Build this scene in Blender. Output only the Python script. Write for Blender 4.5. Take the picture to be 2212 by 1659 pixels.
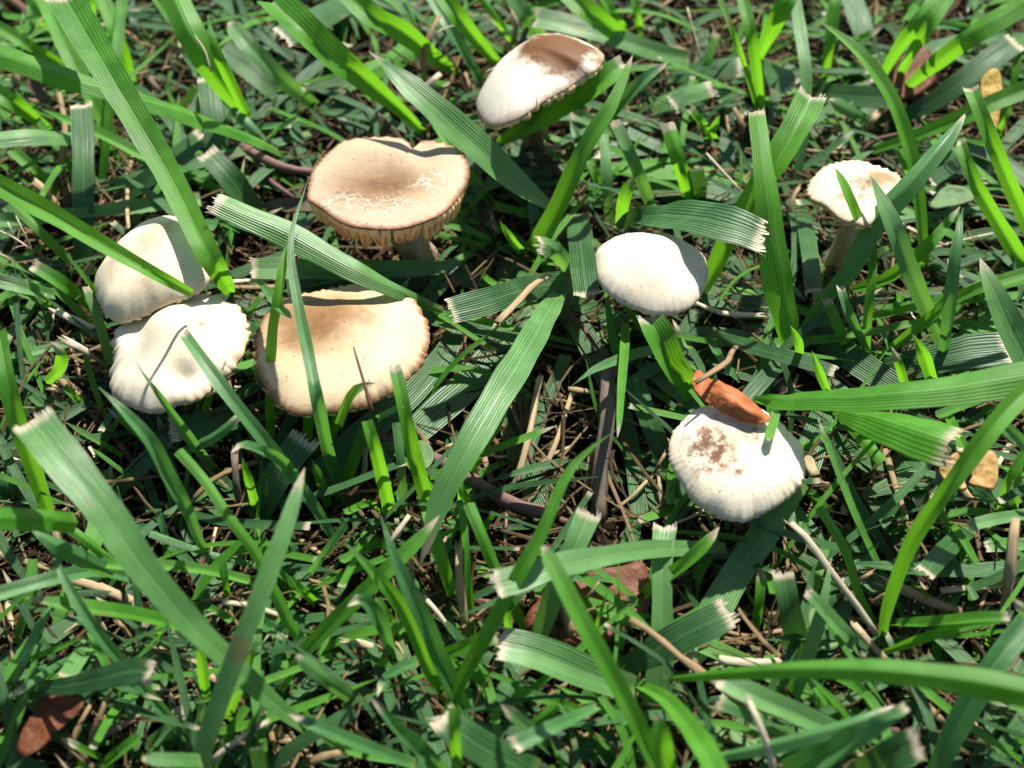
import bpy, math, random
import numpy as np
from mathutils import Vector, noise as mnoise

for _o in list(bpy.data.objects):
    bpy.data.objects.remove(_o)
scene = bpy.context.scene
col = scene.collection

# ------------------------------------------------------------------ camera, sky, sun, exposure
HFOV = math.radians(40.0)
PITCH = math.radians(47.0)
DIST = 0.29
TARGET = Vector((0.0, 0.0, 0.015))
FWD = Vector((0.0, math.cos(PITCH), -math.sin(PITCH)))
UPV = Vector((0.0, math.sin(PITCH), math.cos(PITCH)))
RIGHT = Vector((1.0, 0.0, 0.0))
CAM = TARGET - FWD * DIST

cam_data = bpy.data.cameras.new("camera")
cam = bpy.data.objects.new("camera", cam_data)
col.objects.link(cam)
cam.location = CAM
cam.rotation_euler = (math.pi / 2 - PITCH, 0.0, 0.0)
cam_data.sensor_width = 36.0
cam_data.lens = 18.0 / math.tan(HFOV / 2)
cam_data.clip_start = 0.005
cam_data.clip_end = 200.0
cam_data.dof.use_dof = True
cam_data.dof.focus_distance = 0.285
cam_data.dof.aperture_fstop = 17.0
scene.camera = cam

SUN_EL = math.radians(54.0)
SUN_AZ = math.radians(22.0)      # from +Y (behind the mushrooms) towards +X
TO_SUN = Vector((math.cos(SUN_EL) * math.sin(SUN_AZ), math.cos(SUN_EL) * math.cos(SUN_AZ), math.sin(SUN_EL)))
world = bpy.data.worlds.new("World")
scene.world = world
world.use_nodes = True
wn = world.node_tree.nodes
wl = world.node_tree.links
wn.clear()
wo = wn.new("ShaderNodeOutputWorld")
wb = wn.new("ShaderNodeBackground")
ws = wn.new("ShaderNodeTexSky")
ws.sky_type = 'NISHITA'
ws.sun_disc = False
ws.sun_elevation = SUN_EL
ws.sun_rotation = SUN_AZ
wl.new(ws.outputs[0], wb.inputs[0])
wl.new(wb.outputs[0], wo.inputs[0])
wb.inputs[1].default_value = 0.06

sun_data = bpy.data.lights.new("sun", 'SUN')
sun_data.energy = 5.0
sun_data.angle = math.radians(1.2)
sun_data.color = (1.0, 0.95, 0.86)
sun = bpy.data.objects.new("sun", sun_data)
col.objects.link(sun)
sun.rotation_euler = TO_SUN.to_track_quat('Z', 'Y').to_euler()

vs = scene.view_settings
vs.view_transform = 'Standard'
vs.look = 'None'
vs.exposure = 1.25
vs.gamma = 1.0
vs.use_curve_mapping = False
scene.cycles.max_bounces = 8
scene.cycles.diffuse_bounces = 4
scene.cycles.transmission_bounces = 6
scene.cycles.transparent_max_bounces = 6

# ------------------------------------------------------------------ helpers: survey of the place
# Positions were measured on a 2212 x 1659 survey grid; a grid point plus a height above the soil gives the place where it stands.
GW, GH = 2212.0, 1659.0
FPX = (GW / 2) / math.tan(HFOV / 2)

def ray(x, y):
    return (FWD * FPX + RIGHT * (x - GW / 2) + UPV * (GH / 2 - y))

def P(x, y, h):
    d = ray(x, y)
    t = (h - CAM.z) / d.z
    return CAM + d * t

def scale_at(p):
    return (p - CAM).dot(FWD) / FPX

TILE = {c: (737.333 * (i % 3), 553.0 * (i // 3)) for i, c in enumerate("ABCDEFGHI")}

rng = random.Random(7)
CUR_COL = [0]

def new_obj(name, me, mat, parent=None):
    o = bpy.data.objects.new(name, me)
    if mat is not None:
        me.materials.append(mat)
    col.objects.link(o)
    if parent is not None:
        o.parent = parent
    return o

def mesh_from(name, verts, faces, dat=None, uv=None, smooth=True):
    me = bpy.data.meshes.new(name)
    me.from_pydata([tuple(v) for v in verts], [], faces)
    if dat is not None:
        a = me.color_attributes.new("dat", 'FLOAT_COLOR', 'POINT')
        a.data.foreach_set("color", np.asarray(dat, dtype=np.float32).ravel())
    if uv is not None:
        l = me.uv_layers.new(name="UVMap")
        n = len(me.loops)
        vi = np.empty(n, dtype=np.int32)
        me.loops.foreach_get("vertex_index", vi)
        l.data.foreach_set("uv", np.asarray(uv, dtype=np.float32)[vi].ravel())
    if smooth:
        me.polygons.foreach_set("use_smooth", np.ones(len(me.polygons), dtype=bool))
    me.update()
    return me

def tag(o, label=None, cat=None, group=None, kind=None):
    if label: o["label"] = label
    if cat: o["category"] = cat
    if group: o["group"] = group
    if kind: o["kind"] = kind
    return o

def catmull(pts, n):
    """resample a list of Vectors to n+1 points along a Catmull-Rom spline"""
    k = len(pts)
    if k == 2:
        mid = (pts[0] + pts[1]) * 0.5
        pts = [pts[0], mid, pts[1]]
        k = 3
    out = []
    ext = [pts[0] * 2 - pts[1]] + list(pts) + [pts[-1] * 2 - pts[-2]]
    L = [0.0]
    for i in range(1, k):
        L.append(L[-1] + (pts[i] - pts[i - 1]).length)
    tot = L[-1]
    for s in range(n + 1):
        d = tot * s / n
        i = 0
        while i < k - 2 and L[i + 1] < d:
            i += 1
        seg = max(L[i + 1] - L[i], 1e-9)
        t = min(max((d - L[i]) / seg, 0.0), 1.0)
        p0, p1, p2, p3 = ext[i], ext[i + 1], ext[i + 2], ext[i + 3]
        q = 0.5 * ((2 * p1) + (p2 - p0) * t + (2 * p0 - 5 * p1 + 4 * p2 - p3) * t * t + (3 * p1 - p0 - 3 * p2 + p3) * t ** 3)
        out.append((q, (i + t) / (k - 1)))
    return out, tot

def lerp_list(vals, f):
    if len(vals) == 1:
        return vals[0]
    x = f * (len(vals) - 1)
    i = min(int(x), len(vals) - 2)
    t = x - i
    return vals[i] * (1 - t) + vals[i + 1] * t
# ------------------------------------------------------------------ materials
class NT:
    def __init__(self, name):
        self.m = bpy.data.materials.new(name)
        self.m.use_nodes = True
        self.t = self.m.node_tree
        self.t.nodes.clear()
        self.out = self.n("OutputMaterial")
    def n(self, typ, **kw):
        nd = self.t.nodes.new("ShaderNode" + typ)
        for k, v in kw.items():
            setattr(nd, k, v)
        return nd
    def set(self, sock, v):
        if v is None:
            return
        if hasattr(v, "is_output") or isinstance(v, bpy.types.NodeSocket):
            self.t.links.new(v, sock)
        elif isinstance(v, tuple) and len(v) == 3 and sock.type == 'RGBA':
            sock.default_value = (*v, 1.0)
        else:
            sock.default_value = v
    def math(self, op, a, b=None, c=None, clamp=False):
        nd = self.n("Math", operation=op, use_clamp=clamp)
        self.set(nd.inputs[0], a)
        if b is not None: self.set(nd.inputs[1], b)
        if c is not None: self.set(nd.inputs[2], c)
        return nd.outputs[0]
    def mix(self, f, a, b, blend='MIX'):
        nd = self.n("Mix", data_type='RGBA', blend_type=blend)
        self.set(nd.inputs[0], f)
        self.set(nd.inputs[6], a)
        self.set(nd.inputs[7], b)
        return nd.outputs[2]
    def ramp(self, f, lo, hi, a=0.0, b=1.0):
        nd = self.n("MapRange", interpolation_type='SMOOTHSTEP')
        self.set(nd.inputs[0], f)
        nd.inputs[1].default_value = lo
        nd.inputs[2].default_value = hi
        nd.inputs[3].default_value = a
        nd.inputs[4].default_value = b
        return nd.outputs[0]
    def noise(self, vec, scale, detail=3.0, rough=0.55):
        nd = self.n("TexNoise")
        self.set(nd.inputs["Vector"], vec)
        nd.inputs["Scale"].default_value = scale
        nd.inputs["Detail"].default_value = detail
        nd.inputs["Roughness"].default_value = rough
        return nd.outputs[0]
    def vmul(self, vec, s):
        nd = self.n("VectorMath", operation='MULTIPLY')
        self.set(nd.inputs[0], vec)
        nd.inputs[1].default_value = s
        return nd.outputs[0]
    def bump(self, height, strength, dist):
        nd = self.n("Bump")
        nd.inputs["Strength"].default_value = strength
        nd.inputs["Distance"].default_value = dist
        self.set(nd.inputs["Height"], height)
        return nd.outputs[0]

def grass_material(name, c_dark, c_light, vein_n, vein_amt, rough, spec, transl, t_col, bump_d, spot=0.25):
    T = NT(name)
    uv = T.n("UVMap").outputs[0]
    at = T.n("Attribute", attribute_name="dat")
    sep = T.n("SeparateColor")
    T.set(sep.inputs[0], at.outputs["Color"])
    tip, along, rnd = sep.outputs[0], sep.outputs[1], sep.outputs[2]
    suv = T.n("SeparateXYZ")
    T.set(suv.inputs[0], uv)
    u = suv.outputs[0]
    # veins running the length of the leaf
    wv = T.noise(T.vmul(uv, (4.0, 25.0, 1.0)), 1.0, 2.0)
    ph = T.math('MULTIPLY_ADD', u, vein_n * 2 * math.pi, T.math('MULTIPLY', wv, 7.0))
    vein = T.math('POWER', T.math('MULTIPLY_ADD', T.math('SINE', ph), 0.5, 0.5), 2.2)
    ns = T.noise(T.vmul(uv, (vein_n * 2.2, 60.0, 1.0)), 1.0, 2.0)
    v2 = T.math('MULTIPLY_ADD', ns, 0.55, T.math('MULTIPLY', vein, 0.7))
    mid = T.math('ABSOLUTE', T.math('SUBTRACT', u, 0.5))
    rib = T.ramp(mid, 0.015, 0.06, 1.0, 0.0)
    base = T.mix(rnd, c_dark, c_light)
    pos = T.n("NewGeometry").outputs["Position"]
    mott = T.noise(pos, 160.0, 3.0)
    base = T.mix(T.ramp(mott, 0.35, 0.75, 0.0, 0.45), base, tuple(min(1, c * 1.55 + 0.012) for c in c_light))
    base = T.mix(T.ramp(v2, 0.35, 0.95, 0.0, vein_amt), base, tuple(c * 0.42 for c in c_dark))
    base = T.mix(T.math('MULTIPLY', T.ramp(mid, 0.03, 0.16, 1.0, 0.0), 0.30), base, tuple(c * 0.5 for c in c_dark))
    base = T.mix(T.math('MULTIPLY', rib, 0.30), base, tuple(min(1, c * 1.7 + 0.03) for c in c_light))
    # pale flecks and small scars
    fl = T.noise(T.vmul(uv, (26.0, 420.0, 1.0)), 1.0, 2.0, 0.7)
    base = T.mix(T.ramp(fl, 0.70, 0.78, 0.0, spot), base, (0.26, 0.27, 0.14))
    # yellowing towards the sheath and the dried, mown end
    base = T.mix(T.ramp(along, 0.12, 0.0, 0.0, 0.35), base, (0.20, 0.26, 0.07))
    scar = T.noise(pos, 70.0, 2.0)
    base = T.mix(T.ramp(scar, 0.70, 0.76, 0.0, 0.75), base, (0.17, 0.12, 0.055))
    tn = T.math('ADD', tip, T.math('MULTIPLY', T.math('SUBTRACT', ns, 0.5), 0.7))
    tf = T.ramp(tn, 0.35, 0.75)
    tipc = T.mix(T.ramp(fl, 0.35, 0.7), (0.52, 0.48, 0.36), (0.30, 0.235, 0.13))
    base = T.mix(tf, base, tipc)
    nrm = T.bump(v2, 0.6, bump_d)
    pb = T.n("BsdfPrincipled")
    T.set(pb.inputs["Base Color"], base)
    T.set(pb.inputs["Roughness"], T.math('MULTIPLY_ADD', mott, 0.25, rough - 0.1))
    pb.inputs["Specular IOR Level"].default_value = spec
    T.set(pb.inputs["Normal"], nrm)
    tr = T.n("BsdfTranslucent")
    tcol = T.mix(T.ramp(v2, 0.3, 0.95, 0.0, 0.6), t_col, tuple(c * 0.45 for c in t_col))
    tcol = T.mix(tf, tcol, (0.36, 0.30, 0.18))
    T.set(tr.inputs[0], tcol)
    mx = T.n("MixShader")
    mx.inputs[0].default_value = transl
    T.t.links.new(pb.outputs[0], mx.inputs[1])
    T.t.links.new(tr.outputs[0], mx.inputs[2])
    T.t.links.new(mx.outputs[0], T.out.inputs[0])
    return T.m

M_SMOOTH = grass_material("grass_smooth", (0.032, 0.145, 0.010), (0.080, 0.255, 0.022), 11, 0.36, 0.46, 0.30, 0.42, (0.21, 0.56, 0.02), 0.00012)
M_RIDGED = grass_material("grass_ridged", (0.015, 0.062, 0.015), (0.044, 0.130, 0.034), 12, 0.85, 0.42, 0.34, 0.16, (0.10, 0.28, 0.03), 0.00028, 0.15)
M_PALE = grass_material("grass_pale", (0.062, 0.180, 0.042), (0.110, 0.255, 0.075), 12, 0.60, 0.38, 0.50, 0.30, (0.20, 0.48, 0.06), 0.00022)
M_BLUE = grass_material("grass_blue", (0.032, 0.122, 0.030), (0.066, 0.190, 0.055), 9, 0.40, 0.38, 0.50, 0.30, (0.15, 0.44, 0.05), 0.00014)

def straw_material(name, c1, c2, c3, spec=0.2):
    T = NT(name)
    uv = T.n("UVMap").outputs[0]
    at = T.n("Attribute", attribute_name="dat")
    sep = T.n("SeparateColor")
    T.set(sep.inputs[0], at.outputs["Color"])
    rnd = sep.outputs[2]
    fib = T.noise(T.vmul(uv, (16.0, 60.0, 1.0)), 1.0, 3.0)
    pos = T.n("NewGeometry").outputs["Position"]
    bl = T.noise(pos, 220.0, 3.0)
    b = T.mix(rnd, c1, c2)
    b = T.mix(T.ramp(fib, 0.4, 0.75, 0.0, 0.7), b, tuple(c * 0.4 for c in c1))
    b = T.mix(T.ramp(bl, 0.55, 0.72, 0.0, 0.6), b, c3)
    pb = T.n("BsdfPrincipled")
    T.set(pb.inputs["Base Color"], b)
    pb.inputs["Roughness"].default_value = 0.7
    pb.inputs["Specular IOR Level"].default_value = spec
    T.set(pb.inputs["Normal"], T.bump(fib, 0.6, 0.00015))
    T.t.links.new(pb.outputs[0], T.out.inputs[0])
    return T.m

M_STRAW = straw_material("straw", (0.19, 0.125, 0.062), (0.36, 0.28, 0.165), (0.11, 0.066, 0.033))
M_WHITESTRAW = straw_material("bleached_straw", (0.36, 0.30, 0.205), (0.50, 0.44, 0.33), (0.22, 0.16, 0.09))
M_GREYSTRAW = straw_material("weathered_straw", (0.075, 0.058, 0.043), (0.125, 0.10, 0.078), (0.04, 0.028, 0.02))
M_BROWN = straw_material("brown_stem", (0.085, 0.046, 0.024), (0.13, 0.076, 0.043), (0.05, 0.028, 0.016))
M_PURPLE = straw_material("purple_stem", (0.11, 0.058, 0.055), (0.17, 0.10, 0.088), (0.18, 0.12, 0.065))
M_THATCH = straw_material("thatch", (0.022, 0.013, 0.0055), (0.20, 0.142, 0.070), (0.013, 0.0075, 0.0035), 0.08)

def leaf_material(name, c1, c2, c3, transl=0.15, scale=180.0):
    T = NT(name)
    pos = T.n("NewGeometry").outputs["Position"]
    at = T.n("Attribute", attribute_name="dat")
    sep = T.n("SeparateColor")
    T.set(sep.inputs[0], at.outputs["Color"])
    n1 = T.noise(pos, scale, 4.0)
    n2 = T.noise(pos, scale * 5, 2.0)
    b = T.mix(T.ramp(n1, 0.3, 0.7), c1, c2)
    b = T.mix(T.ramp(n2, 0.62, 0.72, 0.0, 0.7), b, c3)
    b = T.mix(T.ramp(sep.outputs[0], 0.5, 1.0, 0.0, 0.5), b, tuple(min(1, c * 1.5) for c in c2))
    b = T.mix(T.ramp(sep.outputs[1], 0.82, 1.0, 0.0, 0.45), b, c3)
    pb = T.n("BsdfPrincipled")
    T.set(pb.inputs["Base Color"], b)
    pb.inputs["Roughness"].default_value = 0.62
    pb.inputs["Specular IOR Level"].default_value = 0.3
    T.set(pb.inputs["Normal"], T.bump(T.math('ADD', n1, T.math('MULTIPLY', n2, 0.4)), 0.8, 0.0006))
    tr = T.n("BsdfTranslucent")
    T.set(tr.inputs[0], b)
    mx = T.n("MixShader")
    mx.inputs[0].default_value = transl
    T.t.links.new(pb.outputs[0], mx.inputs[1])
    T.t.links.new(tr.outputs[0], mx.inputs[2])
    T.t.links.new(mx.outputs[0], T.out.inputs[0])
    return T.m

M_ORANGE = leaf_material("leaf_orange", (0.29, 0.080, 0.020), (0.37, 0.12, 0.035), (0.12, 0.035, 0.012))
M_RUST = leaf_material("leaf_rust", (0.085, 0.024, 0.007), (0.14, 0.042, 0.011), (0.035, 0.011, 0.005))
M_RED = leaf_material("leaf_red", (0.105, 0.034, 0.016), (0.16, 0.056, 0.024), (0.05, 0.018, 0.010))
M_TAN = leaf_material("leaf_tan", (0.40, 0.235, 0.070), (0.50, 0.34, 0.13), (0.20, 0.08, 0.025), 0.3)
M_YELLOW = leaf_material("leaf_yellow", (0.46, 0.29, 0.05), (0.54, 0.38, 0.11), (0.25, 0.11, 0.025), 0.3)
M_CLOVER = leaf_material("clover_green", (0.045, 0.115, 0.032), (0.085, 0.18, 0.05), (0.16, 0.17, 0.08), 0.25)
M_BRONZE = leaf_material("leaf_bronze", (0.0676, 0.0390, 0.0208), (0.0624, 0.0624, 0.0260), (0.0364, 0.0182, 0.0104), 0.2)

def soil_material():
    T = NT("soil")
    pos = T.n("NewGeometry").outputs["Position"]
    n1 = T.noise(pos, 90.0, 6.0, 0.65)
    n2 = T.noise(pos, 700.0, 3.0)
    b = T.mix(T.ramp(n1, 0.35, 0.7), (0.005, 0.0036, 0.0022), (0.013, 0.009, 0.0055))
    b = T.mix(T.ramp(n2, 0.62, 0.72, 0.0, 0.5), b, (0.028, 0.02, 0.013))
    pb = T.n("BsdfPrincipled")
    T.set(pb.inputs["Base Color"], b)
    pb.inputs["Roughness"].default_value = 0.95
    pb.inputs["Specular IOR Level"].default_value = 0.04
    T.set(pb.inputs["Normal"], T.bump(n1, 0.9, 0.003))
    T.t.links.new(pb.outputs[0], T.out.inputs[0])
    return T.m
M_SOIL = soil_material()

def cap_material(name, base, centre, rim, c_pos=(0, 0), c_rad=(0.1, 0.6), c_amt=0.8, stains_and_shade=(), stain_shade_col=(0.22, 0.11, 0.05),
                 crack=None, speck=0.5, rim_w=0.9, rim_amt=0.7):
    T = NT(name)
    uv = T.n("UVMap").outputs[0]          # cap coordinates, -1..1 over the cap
    at = T.n("Attribute", attribute_name="dat")
    sep = T.n("SeparateColor")
    T.set(sep.inputs[0], at.outputs["Color"])
    rho = sep.outputs[0]
    pos = T.n("NewGeometry").outputs["Position"]
    n1 = T.noise(pos, 130.0, 4.0, 0.6)
    n2 = T.noise(pos, 480.0, 4.0, 0.7)
    n3 = T.noise(pos, 1500.0, 2.0, 0.6)
    def blob(cx, cy, r0, r1, jit=0.5):
        sub = T.n("VectorMath", operation='SUBTRACT')
        T.set(sub.inputs[0], uv)
        sub.inputs[1].default_value = (cx, cy, 0)
        ln = T.n("VectorMath", operation='LENGTH')
        T.set(ln.inputs[0], sub.outputs[0])
        d = T.math('ADD', ln.outputs[1], T.math('MULTIPLY', T.math('SUBTRACT', n1, 0.5), jit))
        d = T.math('ADD', d, T.math('MULTIPLY', T.math('SUBTRACT', n2, 0.5), jit * 0.6))
        return T.ramp(d, r0, r1, 1.0, 0.0)
    b = T.mix(T.ramp(n1, 0.35, 0.7, 0.0, 0.35), base, tuple(c * f for c, f in zip(base, (0.93, 0.86, 0.72))))
    b = T.mix(T.math('MULTIPLY', blob(c_pos[0], c_pos[1], *c_rad), c_amt), b, centre)
    for (sx, sy, r0, r1, amt) in stains_and_shade:
        f = blob(sx, sy, r0, r1, 0.7)
        f = T.math('MULTIPLY', f, T.ramp(n2, 0.42, 0.60, 0.1, 1.0))
        b = T.mix(T.math('MULTIPLY', f, amt), b, stain_shade_col)
    height = T.math('MULTIPLY', n2, 0.5)
    if crack:
        vor = T.n("TexVoronoi", feature='DISTANCE_TO_EDGE')
        wob = T.n("VectorMath", operation='ADD')
        ncol = T.n("TexNoise")
        T.set(ncol.inputs["Vector"], uv); ncol.inputs["Scale"].default_value = 5.0; ncol.inputs["Detail"].default_value = 3.0
        sc = T.vmul(ncol.outputs[1], (0.30, 0.30, 0.0))
        T.set(wob.inputs[0], uv); T.set(wob.inputs[1], sc)
        T.set(vor.inputs["Vector"], wob.outputs[0])
        vor.inputs["Scale"].default_value = 8.0
        line = T.ramp(vor.outputs["Distance"], 0.01, 0.09, 1.0, 0.0)
        msk = None
        for (sx, sy, r0, r1) in crack:
            f = blob(sx, sy, r0, r1, 0.6)
            msk = f if msk is None else T.math('MAXIMUM', msk, f)
        b = T.mix(T.math('MULTIPLY', T.math('MULTIPLY', line, msk), 0.55), b, (0.48, 0.43, 0.35))
        height = T.math('ADD', height, T.math('MULTIPLY', T.math('MULTIPLY', line, msk), 0.9))
    b = T.mix(T.math('MULTIPLY', T.ramp(T.math('ADD', rho, T.math('MULTIPLY', T.math('SUBTRACT', n2, 0.5), 0.10)), rim_w, 1.0), rim_amt), b, rim)
    b = T.mix(T.ramp(n3, 0.66, 0.70, 0.0, speck), b, (0.04, 0.024, 0.014))
    pb = T.n("BsdfPrincipled")
    T.set(pb.inputs["Base Color"], b)
    pb.inputs["Roughness"].default_value = 0.55
    pb.inputs["Specular IOR Level"].default_value = 0.14
    pb.inputs["Subsurface Weight"].default_value = 0.25
    pb.inputs["Subsurface Radius"].default_value = (1.0, 0.7, 0.4)
    pb.inputs["Subsurface Scale"].default_value = 0.0012
    T.set(pb.inputs["Normal"], T.bump(height, 0.35, 0.0004))
    T.t.links.new(pb.outputs[0], T.out.inputs[0])
    return T.m

def plain_flesh(name, c1, c2, scale=400.0, stretch=(1, 1, 1), sss=0.2, edge=None):
    T = NT(name)
    uv = T.n("UVMap").outputs[0]
    at = T.n("Attribute", attribute_name="dat")
    sep = T.n("SeparateColor")
    T.set(sep.inputs[0], at.outputs["Color"])
    pos = T.n("NewGeometry").outputs["Position"]
    n1 = T.noise(T.vmul(pos, stretch), scale, 4.0, 0.65)
    n3 = T.noise(pos, 1300.0, 2.0)
    b = T.mix(T.ramp(n1, 0.35, 0.7), c1, c2)
    if edge:
        b = T.mix(T.ramp(sep.outputs[0], 0.35, 1.0), b, edge)
    b = T.mix(T.ramp(n3, 0.68, 0.72, 0.0, 0.5), b, tuple(c * 0.3 for c in c1))
    pb = T.n("BsdfPrincipled")
    T.set(pb.inputs["Base Color"], b)
    pb.inputs["Roughness"].default_value = 0.55
    pb.inputs["Subsurface Weight"].default_value = sss
    pb.inputs["Subsurface Radius"].default_value = (1.0, 0.6, 0.3)
    pb.inputs["Subsurface Scale"].default_value = 0.0010
    T.set(pb.inputs["Normal"], T.bump(n1, 0.5, 0.0003))
    T.t.links.new(pb.outputs[0], T.out.inputs[0])
    return T.m

M_STEM = plain_flesh("mushroom_stem", (0.36, 0.25, 0.145), (0.46, 0.36, 0.23), 500.0, (1, 1, 0.15))
M_STEM_DARK = plain_flesh("mushroom_stem_brown", (0.25, 0.14, 0.065), (0.34, 0.21, 0.105), 500.0, (1, 1, 0.15))
M_GILL_BROWN = plain_flesh("gill_brown", (0.74, 0.44, 0.20), (0.80, 0.54, 0.28), 300.0, (1, 1, 1), 0.4, edge=(0.46, 0.19, 0.08))
M_GILL_TAN = plain_flesh("gill_tan", (0.66, 0.46, 0.21), (0.74, 0.56, 0.30), 300.0, (1, 1, 1), 0.35, edge=(0.40, 0.24, 0.10))
M_GILL_CREAM = plain_flesh("gill_cream", (0.62, 0.50, 0.32), (0.70, 0.60, 0.42), 300.0, (1, 1, 1), 0.35, edge=(0.50, 0.36, 0.20))
# ------------------------------------------------------------------ builders
ZUP = Vector((0, 0, 1))

def ribbon_geo(pts, widths, tipstyle, fold, cols, r, keel=1.0, roll_mix=None, curl=0.0, fray=1.0):
    """grass leaf as a folded strip; pts base -> tip, widths in metres. Returns verts, faces, dat, uv"""
    tot = sum((pts[i + 1] - pts[i]).length for i in range(len(pts) - 1))
    wmax = max(widths)
    n = int(min(30, max(6, tot / max(wmax * 0.55, 0.0025))))
    sam, tot = catmull(pts, n)
    ps = [s[0] for s in sam]
    fs = [s[1] for s in sam]
    a = r.uniform(0.25, 0.85) if roll_mix is None else roll_mix
    verts, faces, dat, uv = [], [], [], []
    rnd = r.random()
    twist0 = r.uniform(-0.25, 0.25)
    wob1, wob2 = r.uniform(0, 6.28), r.uniform(0, 6.28)
    rows = []
    run = 0.0
    frames = []
    for i, p in enumerate(ps):
        t = (ps[min(i + 1, n)] - ps[max(i - 1, 0)])
        t.normalize()
        if i:
            run += (p - ps[i - 1]).length
        f = i / n
        V = (CAM - p).normalized()
        n0 = V - t * V.dot(t)
        n0.normalize()
        n1 = ZUP - t * ZUP.dot(t)
        if n1.length < 0.15:
            n1 = n0.copy()
        n1.normalize()
        if n1.dot(n0) < 0.25:
            nn = n0.copy()
        else:
            nn = (n0 * (1 - a) + n1 * a).normalized()
        ang = twist0 * math.sin(f * 3.0 + wob1) + curl * f
        s = t.cross(nn).normalized()
        s2 = s * math.cos(ang) + nn * math.sin(ang)
        nn2 = nn * math.cos(ang) - s * math.sin(ang)
        comp = 1.0 / max(0.55, abs(nn2.dot(n0)))
        w = lerp_list(widths, fs[i]) * comp
        w *= 1 + 0.035 * math.sin(run * 380 + wob2)
        if tipstyle in 'pw':
            e = (1 - f) / (0.30 if tipstyle == 'p' else 0.17)
            if e < 1:
                w *= max(0.03, math.sin(e * math.pi / 2) ** 0.85)
        elif tipstyle == 'o':
            e = (1 - f) * tot / (wmax * 0.6)
            if e < 1:
                w *= max(0.25, math.sqrt(max(0.0, 1 - (1 - e) ** 2)))
        elif tipstyle == 'x':
            pass
        frames.append((p, s2, nn2, t, w, run, f))
    def tipval(dist):
        if tipstyle == 'c':
            return max(0.0, 0.72 - dist / max(0.0010, wmax * 0.20))
        if tipstyle == 'w':
            return max(0.0, 1.0 - dist / max(0.006, tot * 0.16))
        if tipstyle == 'o':
            return max(0.0, 0.8 - dist / 0.0015)
        if tipstyle == 'p':
            return max(0.0, 0.55 - dist / 0.004)
        return 0.0
    def point(fr, j, extra=0.0):
        p, s, nn, t, w, run, f = fr
        u = j / (cols - 1)
        x = (u - 0.5)
        d = (1 - abs(2 * x)) ** 1.05
        wave = 0.02 * math.sin(run * 420 + wob1 + 2.5 * x)
        off = (-keel * fold * d + wave) * w
        cx = x * w * math.cos(min(1.0, fold * 1.6) * 0.6)
        return p + s * cx + nn * off + t * extra
    for i, fr in enumerate(frames):
        row = []
        for j in range(cols):
            row.append(len(verts))
            verts.append(point(fr, j))
            tv = tipval(tot - fr[5])
            dat.append((tv, fr[6], rnd, 1.0))
            uv.append((j / (cols - 1), fr[5] + rnd))
        rows.append(row)
    for i in range(n):
        for j in range(cols - 1):
            faces.append((rows[i][j], rows[i][j + 1], rows[i + 1][j + 1], rows[i + 1][j]))
    if tipstyle == 'c':
        fr = frames[-1]
        w = fr[4]
        slant = r.uniform(-0.22, 0.22)
        cuts = [0.0]
        while cuts[-1] < 1.0:
            cuts.append(cuts[-1] + r.uniform(0.025, 0.13))
        cuts[-1] = 1.0
        ph1, ph2 = r.uniform(0, 6.28), r.uniform(0, 6.28)
        for ci in range(len(cuts) - 1):
            u0, u1 = cuts[ci] * (cols - 1), cuts[ci + 1] * (cols - 1)
            um = (cuts[ci] + cuts[ci + 1]) / 2
            q = r.random()
            L = w * fray * (0.03 + 0.045 * (1 + math.sin(um * 9 + ph1)) + 0.05 * r.random() + max(0.0, slant * (2 * um - 1)))
            thin = r.uniform(0.45, 1.0)
            if q < 0.14:
                L += w * fray * r.uniform(0.06, 0.24)
                thin = 0.2
            elif q > 0.90:
                continue
            base = len(verts)
            a0, a1 = point(fr, u0), point(fr, u1)
            mid = (a0 + a1) * 0.5
            bend = fr[2] * r.uniform(-0.4, 0.4) * L + fr[1] * r.uniform(-0.2, 0.2) * L
            b0 = mid + (a0 - mid) * thin + fr[3] * L + bend
            b1 = mid + (a1 - mid) * thin + fr[3] * L * r.uniform(0.7, 1.15) + bend
            verts.extend((a0, a1, b1, b0))
            for q_, uu in ((0.8, u0), (0.8, u1), (1.2, u1), (1.2, u0)):
                dat.append((q_, 1.0, rnd, 1.0))
                uv.append((uu / (cols - 1), fr[5] + rnd))
            faces.append((base, base + 1, base + 2, base + 3))
    return verts, faces, dat, uv

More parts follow.
